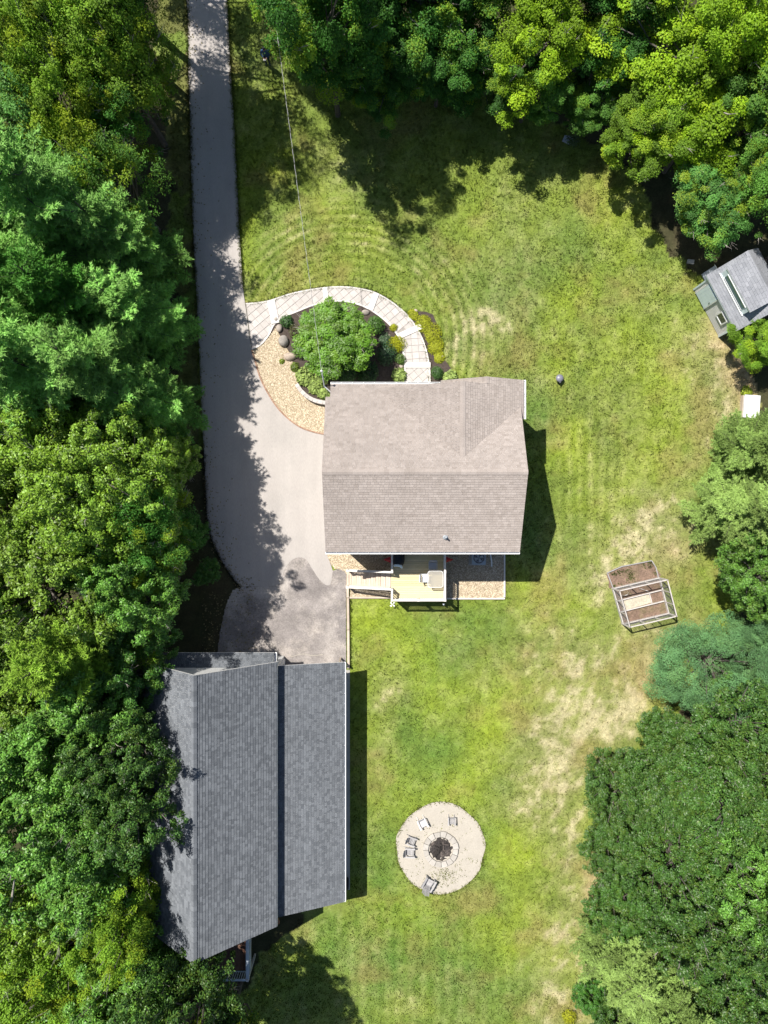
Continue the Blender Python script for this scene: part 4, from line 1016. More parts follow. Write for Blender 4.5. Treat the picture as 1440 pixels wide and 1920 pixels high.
# panel leaning beside the shed
t = thing('leaning_panel', 'blue grey panel leaning on the shaded end of the shed', 'panel', W(1322, 520))
b = W(1320, 524); mb = MB(); mb.bar((b.x - .1, b.y + .1, .1), (b.x + .35, b.y + .35, 1.0), .45, .04); build('board', mb, M['tarp'], t)
mb = MB(); mb.bar((b.x + .35, b.y + .35, 1.02), (b.x + .2, b.y + .6, 1.02), .04, .04); build('batten', mb, M['white'], t)
t = thing('stone_slab', 'pale flat slab lying in the shade above the shed', 'slab', W(1294, 491))
b = W(1294, 491); mb = MB(); mb.prism([(b.x - .22, b.y - .1), (b.x + .2, b.y - .16), (b.x + .24, b.y + .1), (b.x - .18, b.y + .14)], -.02, .1); build('slab', mb, M['concrete'], t)
# white box in the hedge
bxc = W(1403, 764)
t = thing('planter_box', 'white lidded box half under the pine branches', 'box', bxc, R(-4))
mb = MB(); mb.box(-.46, .46, -.68, .68, 0, .42); build('body', mb, M['plastic_w'], t, local=True)
mb = MB(); mb.box(-.49, .49, -.71, .71, .421, .47); build('lid', mb, M['white'], t, local=True)
for i in range(2):
    mb = MB(); mb.box(-.53 + i * .98, -.50 + i * 1.0, -.7, .7, .0, .34); build('side_board', mb, M['timber'], t, local=True)
# dark dome on the lawn
dc = W(1047, 711)
t = thing('well_cap', 'small dark domed well cap standing alone on the lawn', 'well cap', dc)
mb = MB(); mb.lathe(tuple(dc), [(.13, -.05), (.13, .30), (.10, .32)], 14); build('pipe', mb, M['dark_metal'], t)
mb = MB(); mb.lathe(tuple(dc), [(.20, .30), (.245, .33), (.24, .38), (.16, .45), (.05, .48)], 18); build('cap', mb, mat('cap_paint', (.20, .20, .25), None, .35, 4, .1, spec=.6), t, smooth=True)
mb = MB(); mb.box(dc.x - .03, dc.x + .06, dc.y - .30, dc.y - .2, .30, .40); build('conduit', mb, M['dark_metal'], t)

# ------------------------------------------------------------------ caged vegetable bed
soil = sheet('soil_plot', smooth_curve([(1138, 1074), (1165, 1062), (1196, 1056), (1222, 1052), (1229, 1064), (1234, 1085), (1150, 1104), (1142, 1090)], 3, closed=True), .02, M['soil'])
ed_ = [W(x, y) for x, y in ((1149, 1103), (1138, 1074), (1165, 1062), (1196, 1056), (1221, 1051), (1229, 1064), (1234, 1085))]
pe = thing('plot_edging', 'thin dark edging around the bare soil plot above the cage', 'edging', W(1190, 1060))
for i in range(len(ed_) - 1):
    mb = MB(); mb.bar(ed_[i] + Vector((0, 0, .05)), ed_[i + 1] + Vector((0, 0, .05)), .05, .12); build('edging_strip', mb, M['chair_wood'], pe)
r5 = np.random.RandomState(15); qx = r5.uniform(1140, 1232, 420); qy = r5.uniform(1054, 1100, 420); okq = pip(qx, qy, [(1140, 1075), (1222, 1053), (1232, 1084), (1151, 1101)]) & (vnoise(qx / 30, qy / 30, .5, 41) > .52)
V, C = blades((qx[okq] - 720) / S0, (960 - qy[okq]) / S0, r5.uniform(.05, .12, okq.sum()), r5.uniform(.02, .04, okq.sum()), np.array((.10, .14, .035)) * r5.uniform(.7, 1.5, (okq.sum(), 1)), r5, 6, .05, 1.0); V[:, 2] += .04
gm = np_mesh('plot_weeds', V, np.arange(len(V)).reshape(-1, 3)); colour_attr(gm, C); gm.materials.append(M['grass']); tag(link('plot_weeds', gm), 'small weeds sprouting on the bare soil plot', 'weeds', kind='stuff')
bc = [W(1147, 1103), W(1234, 1083), W(1251, 1149), W(1166, 1169)]
cage = thing('vegetable_cage', 'wire sided vegetable bed cage with open timber frame on the lawn', 'garden cage', (bc[0] + bc[2]) / 2)
Zc = 1.5
def lerp2(u, v): return bc[0] * (1 - u) * (1 - v) + bc[1] * u * (1 - v) + bc[2] * u * v + bc[3] * (1 - u) * v
mb = MB(); mb.prism([tuple(p[:2]) for p in bc], -.05, .06); build('soil', mb, M['soil'], cage)
q = [lerp2(*p) for p in ((.10, .40), (.72, .33), (.72, .62), (.10, .66))]
mb = MB(); mb.prism([tuple(p[:2]) for p in q], .061, .085); build('path', mb, M['cage_path'], cage)
up = Vector((0, 0, 1))
for i in range(4):
    p, q = bc[i], bc[(i + 1) % 4]
    mb = MB(); mb.bar(p + up * .16, q + up * .16, .05, .30, rnd.random()); build('base_board', mb, M['cage_wood'], cage)
    mb = MB(); mb.bar(p + up * Zc, q + up * Zc, .06, .06, rnd.random()); build('top_rail', mb, M['cage_wood'], cage)
    mb = MB(); mb.bar(p, p + up * (Zc + .03), .07, .07, rnd.random()); build('corner_post', mb, M['cage_wood'], cage)
    ps_ = [.33, .66] if i % 2 == 0 else [.35, .68]
    for k in ps_:
        c_ = p + (q - p) * k; mb = MB(); mb.bar(c_, c_ + up * Zc, .05, .05, rnd.random()); build('post', mb, M['cage_wood'], cage)
    w = MB(); L = (q - p).length; nn = int(L / .14)
    for k in range(1, nn): c_ = p + (q - p) * (k / nn); w.bar(c_ + up * .3, c_ + up * (Zc - .03), .007, .007)
    for k in range(1, 9): w.bar(p + up * (.3 + k * .135), q + up * (.3 + k * .135), .007, .007)
    tag(build('wire_mesh', w, M['mesh'], cage), kind='stuff')
for v in (.36, .67):
    mb = MB(); mb.bar(lerp2(.02, v) + up * .14, lerp2(.98, v - .02) + up * .14, .06, .16, rnd.random()); build('bed_board', mb, M['cage_wood'], cage)
mb = MB(); mb.bar(lerp2(.72, .33) + up * .12, lerp2(.72, .64) + up * .12, .05, .12); build('bed_board', mb, M['cage_wood'], cage)
for k, (u0, v0, u1, v1) in enumerate(((.12, .24, .30, .20), (.55, .16, .72, .30))):
    p, q = lerp2(u0, v0), lerp2(u1, v1); pts = [p + (q - p) * t_ + up * (.1 + .5 * math.sin(math.pi * t_)) for t_ in np.linspace(0, 1, 12)]
    mb = MB(); mb.tube(pts, .012, 5); build('hoop', mb, M['plastic_w'], cage)

# ------------------------------------------------------------------ fire pit
fp = [ (FIRE_C.x + (FIRE_R + .05 * math.sin(5 * a) + .04 * math.sin(11 * a + 1)) * math.cos(a), FIRE_C.y + (FIRE_R * 1.03 + .05 * math.sin(4 * a + 2)) * math.sin(a)) for a in np.linspace(0, 2 * math.pi, 73)[:-1]]
mb = MB(); mb.prism(fp, -.1, .015); tag(build('sand_circle', mb, M['sand']), kind='structure')
# weeds and grass creeping over the sand's edge and lower part
r_ = np.random.RandomState(4); n = 500
th = r_.uniform(0, 6.283, n); rad = FIRE_R * (1.0 + r_.normal(0, .018, n)); ex = FIRE_C.x + rad * np.cos(th); ey = FIRE_C.y + rad * np.sin(th) * 1.03
wx2 = r_.normal(FIRE_C.x + .35, .55, 170); wy2 = r_.normal(FIRE_C.y - 1.75, .35, 170)
sx2 = r_.uniform(FIRE_C.x - 2.4, FIRE_C.x + 2.4, 120); sy2 = r_.uniform(FIRE_C.y - 2.4, FIRE_C.y + 2.4, 120); o2 = (np.hypot(sx2 - FIRE_C.x, sy2 - FIRE_C.y) > .95) & (np.hypot(sx2 - FIRE_C.x, sy2 - FIRE_C.y) < 2.6)
gx2 = np.concatenate([ex, wx2, sx2[o2]]); gy2 = np.concatenate([ey, wy2, sy2[o2]]); n = len(gx2)
V, C = blades(gx2, gy2, r_.uniform(.05, .09, n), r_.uniform(.02, .035, n), np.array((.22, .25, .07)) * r_.uniform(.7, 1.3, (n, 1)), r_, 3, .05, .9)
V[:, 2] += .03
gm = np_mesh('creeping_grass', V, np.arange(len(V)).reshape(-1, 3)); colour_attr(gm, C); gm.materials.append(M['grass'])
tag(link('creeping_grass', gm), 'grass tufts creeping over the sand circle around the fire pit', 'grass', kind='stuff')
pit = thing('fire_pit', 'round stone fire pit full of black ash in the sand circle', 'fire pit', FIRE_C)
PC = W(826, 1591)
for i in range(16):
    a0 = i * 2 * math.pi / 16 + .05; a1 = a0 + 2 * math.pi / 16 - .03; r0 = .80; r1 = 1.12 + rnd.uniform(-.03, .03)
    pts = [(PC.x + r0 * math.cos(a0), PC.y + r0 * math.sin(a0)), (PC.x + r1 * math.cos(a0), PC.y + r1 * math.sin(a0)), (PC.x + r1 * math.cos((a0 + a1) / 2) * 1.0, PC.y + r1 * math.sin((a0 + a1) / 2)), (PC.x + r1 * math.cos(a1), PC.y + r1 * math.sin(a1)), (PC.x + r0 * math.cos(a1), PC.y + r0 * math.sin(a1))]
    mb = MB(); mb.prism(pts, -.05, .16 + rnd.uniform(-.02, .03), rnd.random()); build('ring_stone', mb, M['sandstone'], pit)
bm = bmesh.new(); bmesh.ops.create_circle(bm, cap_ends=True, segments=40, radius=.82); bmesh.ops.subdivide_edges(bm, edges=bm.edges, cuts=1)
bm.free()
mb = MB(); nr, na = 10, 36; vv = [(PC.x, PC.y, .06)]
rr3 = random.Random(3)
for i in range(1, nr + 1):
    for j in range(na):
        a = 2 * math.pi * j / na; rr2 = .81 * i / nr; vv.append((PC.x + rr2 * math.cos(a), PC.y + rr2 * math.sin(a), .09 - .10 * (i / nr) ** 2 + rr3.uniform(-.03, .03)))
ff = [(0, 1 + j, 1 + (j + 1) % na) for j in range(na)] + [(1 + (i - 1) * na + j, 1 + i * na + j, 1 + i * na + (j + 1) % na, 1 + (i - 1) * na + (j + 1) % na) for i in range(1, nr) for j in range(na)]
mb.add(vv, ff); build('ash_bed', mb, M['ash'], pit)
for i in range(9):
    a = rnd.uniform(0, 6.28); c_ = PC + Vector((rnd.uniform(-.35, .35), rnd.uniform(-.35, .35), .10 + .02 * i % .08)); u = Vector((math.cos(a), math.sin(a), rnd.uniform(-.1, .1))) * rnd.uniform(.15, .3)
    mb = MB(); mb.tube([c_ - u, c_ + u], [.05, .04], 7, rnd.random()); build('charred_log', mb, M['char'], pit)

# ------------------------------------------------------------------ lounge chairs round the fire
def lounge_chair(label, px, py, rz, m, scale=1.0, low=False):
    t = thing('garden_chair', label, 'chair', W(px, py) + Vector((0, 0, .015)), rz, 'wooden chairs around the fire pit'); t.scale = (scale,) * 3
    for i in range(5):      # seat slats, sloping back
        y = .28 - i * .115; z = .37 - i * .035; mb = MB(); mb.bar((-.26, y, z), (.26, y, z), .10, .022, rnd.random()); build('seat_slat', mb, m, t, local=True)
    for i in range(5):      # back slats fan out, leaning
        x = (i - 2) * .105; mb = MB(); top = .98 - abs(i - 2) * .045
        mb.bar((x, -.20, .22), (x * 1.12, -.20 - (top - .2) * .50, top), .092, .02, rnd.random(), up=(0, 1, .4)); build('back_slat', mb, m, t, local=True)
    mb = MB(); mb.bar((-.29, -.36, .52), (.29, -.36, .52), .05, .06, rnd.random()); build('back_rail', mb, m, t, local=True)
    for s in (-1, 1):
        mb = MB(); mb.add([(s * .27, .42, .56), (s * .41, .42, .56), (s * .39, -.40, .54), (s * .29, -.40, .54), (s * .27, .42, .585), (s * .41, .42, .585), (s * .39, -.40, .565), (s * .29, -.40, .565)], [(0, 1, 2, 3), (7, 6, 5, 4), (0, 4, 5, 1), (1, 5, 6, 2), (2, 6, 7, 3), (3, 7, 4, 0)], rnd.random()); build('arm', mb, m, t, local=True)
        mb = MB(); mb.bar((s * .31, .34, 0), (s * .31, .34, .56), .05, .09, rnd.random()); build('front_leg', mb, m, t, local=True)
        mb = MB(); mb.bar((s * .28, .36, .36), (s * .28, -.55, .02), .03, .10, rnd.random()); build('rear_leg', mb, m, t, local=True)
        mb = MB(); mb.bar((s * .33, -.34, .30), (s * .33, -.34, .56), .03, .07, rnd.random()); build('arm_support', mb, m, t, local=True)
    return t
lounge_chair('pale chair at the upper left of the sand circle', 792, 1540, R(205), M['chair_pale'], .72)
lounge_chair('small grey chair at the top of the sand circle', 846, 1536, R(180), M['chair_wood'], .62)
lounge_chair('upper of the two grey chairs left of the fire pit', 771, 1573, R(250), M['chair_wood'], .70)
lounge_chair('lower of the two grey chairs left of the fire pit', 768, 1594, R(268), M['chair_wood'], .76)
lounge_chair('large grey slatted chair at the bottom of the sand circle', 803, 1652, R(-28), M['chair_wood'], .90)

# ------------------------------------------------------------------ overhead service cable
pA = Vector(mt); pB = W(530, 142, 8.0); dd = (pB - pA); pE = pA + dd * 2.1
pole = thing('utility_pole', 'wooden utility pole among the trees at the top of the driveway', 'pole', (pE.x, pE.y, 0))
mb = MB(); mb.tube([(pE.x, pE.y, -.3), (pE.x, pE.y, 11)], [.17, .12], 10); build('shaft', mb, M['bark'], pole)
mb = MB(); mb.bar((pE.x - .9, pE.y, 10.3), (pE.x + .9, pE.y, 10.3), .1, .12); build('crossarm', mb, M['bark'], pole)
cab = thing('power_cable', 'twisted white and black power cable strung over the front lawn', 'cable', pA)
nn = 560
for ph, m in ((0, 'cable_w'), (math.pi, 'cable_b')):
    pts = []
    for i in range(nn + 1):
        t_ = i / nn; p = pA + (pE - pA) * t_; p.z = 6.2 + (10.2 - 6.2) * t_ - .3 * 4 * t_ * (1 - t_) * .6
        w_ = 2 * math.pi * t_ * (pE - pA).length / 0.8 + ph
        pts.append(p + Vector((math.cos(w_) * .014, 0, math.sin(w_) * .014)))
    mb = MB(); mb.tube(pts, .007, 4); build('conductor', mb, M[m], cab)

# ------------------------------------------------------------------ plants: leaf generators
def leaf_quads(c, nrm, L, Wd, rs, v):
    """folded diamond leaves; c, nrm Nx3"""
    n = len(c); r = rs.normal(0, 1, (n, 3)); nrm = nrm / np.linalg.norm(nrm, axis=1, keepdims=True)
    t = np.cross(nrm, r); t /= np.linalg.norm(t, axis=1, keepdims=True); b = np.cross(nrm, t)
    L = L[:, None]; Wd = Wd[:, None]; droop = rs.uniform(0, .35, (n, 1))
    q = np.empty((n, 4, 3))
    q[:, 0] = c - t * L * .5; q[:, 1] = c + b * Wd * .5 + t * L * .05 - nrm * Wd * .12; q[:, 2] = c + t * L * .5 - nrm * L * droop; q[:, 3] = c - b * Wd * .5 + t * L * .05 - nrm * Wd * .12
    return q.reshape(-1, 3), np.arange(n * 4).reshape(-1, 4), np.repeat(np.clip(v, 0, 1), 4)

def sphere_dirs(n, rs, zmin=-1.0):
    z = rs.uniform(zmin, 1, n); a = rs.uniform(0, 2 * np.pi, n); r = np.sqrt(1 - z * z)
    return np.stack([r * np.cos(a), r * np.sin(a), z], 1)

ZC0 = 6.0
def broadleaf(name, seed, nclump, per, cr, leaf, Rr=3.5, Hc=3.5, zmin=-.9, flat=.7, lump=.3, asp=.55, up=1.0, m='leaf', inner=.55, contrast=1.2, tw=.6):
    rs = np.random.RandomState(seed)
    d = sphere_dirs(nclump, rs, zmin)
    lobes = sphere_dirs(11, rs, -.3); amp = rs.uniform(-lump, lump, 11)
    f = 1 + sum(a * np.clip(d @ l, 0, 1) ** 3 for a, l in zip(amp, lobes))
    rad = rs.uniform(inner, 1.0, nclump) ** .7 * f * np.where(rs.rand(nclump) < .12, rs.uniform(1.0, 1.22, nclump), 1)
    cen = d * rad[:, None] * np.array((Rr - cr * .6, Rr - cr * .6, Hc - cr * .4)); cen[:, 2] += ZC0
    crr = cr * rs.uniform(.55, 1.3, nclump); tone = rs.uniform(0, 1.0, nclump) ** contrast; yel = rs.rand(nclump) if contrast < 1.5 else np.clip(tone + rs.normal(0, .12, nclump), 0, 1)
    k = np.maximum(20, (per * (crr / cr) ** 2)).astype(int); idx = np.repeat(np.arange(nclump), k); n = len(idx)
    stretch = rs.uniform(.55, 1.5, (nclump, 3)) * np.array((1, 1, flat))
    ld = sphere_dirs(n, rs, -.6); rr = crr[idx] * (rs.uniform(.15, 1.0, n) ** .55 + rs.exponential(.07, n))
    pos = cen[idx] + ld * rr[:, None] * stretch[idx]
    nr = ld * .8 + np.array((0, 0, up)) + rs.normal(0, .45, (n, 3))
    v = tone[idx] * tw + rs.uniform(0, 1.05 - tw, n) ** 1.25
    V, Fc, A_ = leaf_quads(pos, nr, leaf * rs.uniform(.65, 1.3, n), leaf * asp * rs.uniform(.7, 1.2, n), rs, v)
    me = np_mesh(name, V, Fc, A_, np.repeat(np.clip(yel[idx] * (tw / .6) + rs.normal(0, .12, n) + rs.uniform(0, 1 - tw / .6 + .001, n), 0, 1), 4)); me.materials.append(M[m])
    # trunk with limbs reaching into the clumps
    mb = MB(); r2 = random.Random(seed)
    tr = [(0, 0, -.3), (.05, .03, 1.6), (-.06, .08, 3.8), (.05, 0, ZC0 * .9), (0, .05, ZC0 + Hc * .25)]
    mb.tube(tr, [.24, .18, .13, .07, .02], 8, .12)
    for i in rs.choice(nclump, min(26, nclump), replace=False):
        z0 = r2.uniform(2.2, ZC0 + .8); e_ = Vector(cen[i]); s_ = Vector((0, .03, min(z0, e_.z - .3)))
        mid = s_.lerp(e_, .5) + Vector((r2.uniform(-.3, .3), r2.uniform(-.3, .3), -.15)); mb.tube([s_, mid, e_], [.075, .05, .02], 5, .2)
    for i in rs.choice(nclump, 0 if m == 'needle' else 22, replace=False):
        c0 = Vector(cen[i]); o_ = (c0 - Vector((0, 0, ZC0 - 1.5))).normalized(); g = c0 + o_ * (crr[i] * .55)
        for q in range(3):
            w_ = (o_ + Vector((r2.uniform(-.7, .7), r2.uniform(-.7, .7), r2.uniform(-.1, .5)))).normalized() * r2.uniform(.35, .75)
            mb.tube([c0 - o_ * .2, g + w_ * .4, g + w_ + Vector((r2.uniform(-.1, .1), r2.uniform(-.1, .1), 0))], [.022, .014, .005], 4, 1.0)
    tm = bpy.data.meshes.new(name + '_trunk'); tm.from_pydata(mb.v, [], mb.f); set_attr(tm, mb.a); tm.materials.append(M['bark']); tm.update()
    return me, tm

def pine(name, seed, Ht=11.0, Rr=3.3, whorl=.62, nb=6):
    rs = np.random.RandomState(seed); r2 = random.Random(seed)
    C, D, T = [], [], []; mb = MB()
    mb.tube([(0, 0, -.3), (.05, 0, Ht * .5), (0, .04, Ht)], [.24, .15, .02], 8, .12)
    z = 2.2; k = 0
    while z < Ht - .2:
        fz = (z - 2.2) / (Ht - 2.2); Lm = Rr * (1 - fz) ** .62 * (0.75 + .25 * min(1, fz * 5)) + .25
        n = max(3, nb - int(fz * 3)); a0 = r2.uniform(0, 6.28)
        for j in range(n):
            a = a0 + 2 * math.pi * (j + r2.uniform(-.28, .28)) / n; L = Lm * r2.uniform(.55, 1.12); zz = z + r2.uniform(-.25, .25); rise = r2.uniform(.05, .35) + fz * .5; tone = r2.uniform(.15, .8)
            ax = Vector((math.cos(a), math.sin(a), 0)); sd = Vector((-ax.y, ax.x, 0))
            P = lambda t: ax * (L * t) + sd * (.12 * L * math.sin(2.2 * t + k)) + Vector((0, 0, zz + rise * L * t * t - .08 * L * t))
            mb.tube([P(0), P(.5), P(1)], [.03, .02, .006], 4, .15); k += 1
            nt = max(4, int(L / .20))
            for q in range(nt + 1):
                t = .10 + .90 * q / nt; b = P(t)
                C.append(b + Vector((0, 0, .05))); D.append(ax); T.append(tone)
                for s in ((-1, 1) if q < nt else (0,)):
                    tl = (L * .40 * (1 - t) + .30) * r2.uniform(.7, 1.2); dr = (ax * (.75 if s else 1) + sd * s * .8 + Vector((0, 0, r2.uniform(.0, .35)))).normalized()
                    m_ = max(2, int(tl / .15))
                    for w in range(m_):
                        C.append(b + dr * (tl * (w + .6) / m_)); D.append(dr); T.append(tone + r2.uniform(-.12, .12))
        z += whorl * (1 - .35 * fz)
    C = np.array(C); D = np.array(D); T = np.array(T)
    for q in range(3):
        pass
    per = 12; n = len(C) * per; c = np.repeat(C, per, 0); dr = np.repeat(D, per, 0); tt = np.repeat(T, per)
    dd = dr * .75 + rs.normal(0, .62, (n, 3)) + np.array((0, 0, .22)); dd /= np.linalg.norm(dd, axis=1, keepdims=True)
    L = rs.uniform(.13, .24, n)[:, None]; sv = np.cross(dd, rs.normal(0, .45, (n, 3)) + np.array((0, 0, 1.0))); sv /= np.linalg.norm(sv, axis=1, keepdims=True); wd = .026
    c = c + rs.normal(0, .03, (n, 3))
    V = np.stack([c - sv * wd, c + sv * wd, c + dd * L], 1).reshape(-1, 3)
    me = np_mesh(name, V, np.arange(n * 3).reshape(-1, 3), np.clip(np.repeat(tt + rs.uniform(0, .3, n), 3), 0, 1), np.repeat(rs.rand(n), 3)); me.materials.append(M['needle'])
    tm = bpy.data.meshes.new(name + '_trunk'); tm.from_pydata(mb.v, [], mb.f); set_attr(tm, mb.a); tm.materials.append(M['bark']); tm.update()
    return me, tm

KIND = {
    'maple': [broadleaf('maple_crown', s, 120, 480, .62, .125, lump=.75, asp=.8, m='leaf_soft', flat=.6, inner=.35, zmin=-.75, contrast=1.7) for s in (1, 2, 3)],
    'oak': [broadleaf('oak_crown', s, 330, 150, .37, .16, lump=.8, asp=.5, flat=.85, inner=.25, zmin=-.85, contrast=1.3, tw=.25) for s in (4, 5, 6)],
    'ash': [broadleaf('ash_crown', s, 170, 270, .52, .14, lump=.75, asp=.5, m='leaf_soft', flat=.7, inner=.35, zmin=-.6) for s in (7, 8)],
    'airy': [broadleaf('airy_crown', s, 100, 150, .58, .15, lump=.7, asp=.5, m='leaf_soft', flat=.6, inner=.3, zmin=-.5) for s in (13,)],
    'fine': [broadleaf('fine_crown', s, 310, 270, .44, .10, lump=.5, asp=.4, m='needle', flat=.75, inner=.75, zmin=-.2) for s in (9,)],
    'pine': [pine('pine_crown', s) for s in (10, 11, 12)],
}
CC = {   # leaf colours
    'yg': (0.181, 0.329, 0.027), 'mid': (0.121, 0.277, 0.041), 'dk': (0.062, 0.195, 0.026), 'bg': (0.102, 0.258, 0.054), 'bright': (0.260, 0.448, 0.018), 'olive': (0.169, 0.294, 0.030), 'pine': (0.196, 0.385, 0.087), 'pale': (0.200, 0.298, 0.078), 'spruce': (0.105, 0.226, 0.086), 'glossy': (0.057, 0.137, 0.024),
}
tree_rng = random.Random(77); used = {}
def tree(kind, px, py, zc, r, colr, label, group=None, zs=None):
    """crown centre seen at (px, py), zc metres up; r the crown radius"""
    b = W(px, py, zc if kind == 'pine' else zc * .87); var = KIND[kind]; i = used.get(kind, 0); used[kind] = i + 1; me, tm = var[i % len(var)]
    nm = {'maple': 'maple_tree', 'oak': 'oak_tree', 'ash': 'ash_tree', 'airy': 'aspen_tree', 'fine': 'evergreen_tree', 'pine': 'pine_tree'}[kind]
    t = thing(nm, label, 'tree', (b.x, b.y, 0), tree_rng.uniform(0, 6.28), group)
    rb = 3.3 if kind == 'pine' else 3.5
    t.scale = (r / rb, r / rb * tree_rng.uniform(.92, 1.08), zc / (6.2 if kind == 'pine' else ZC0 / .87))
    c = CC[colr] if isinstance(colr, str) else colr; j = tree_rng.uniform(.9, 1.12)
    o = link('crown', me, t); o.color = (c[0] * j, c[1] * j * tree_rng.uniform(.96, 1.04), c[2] * j, 1)
    link('trunk', tm, t)
    return t
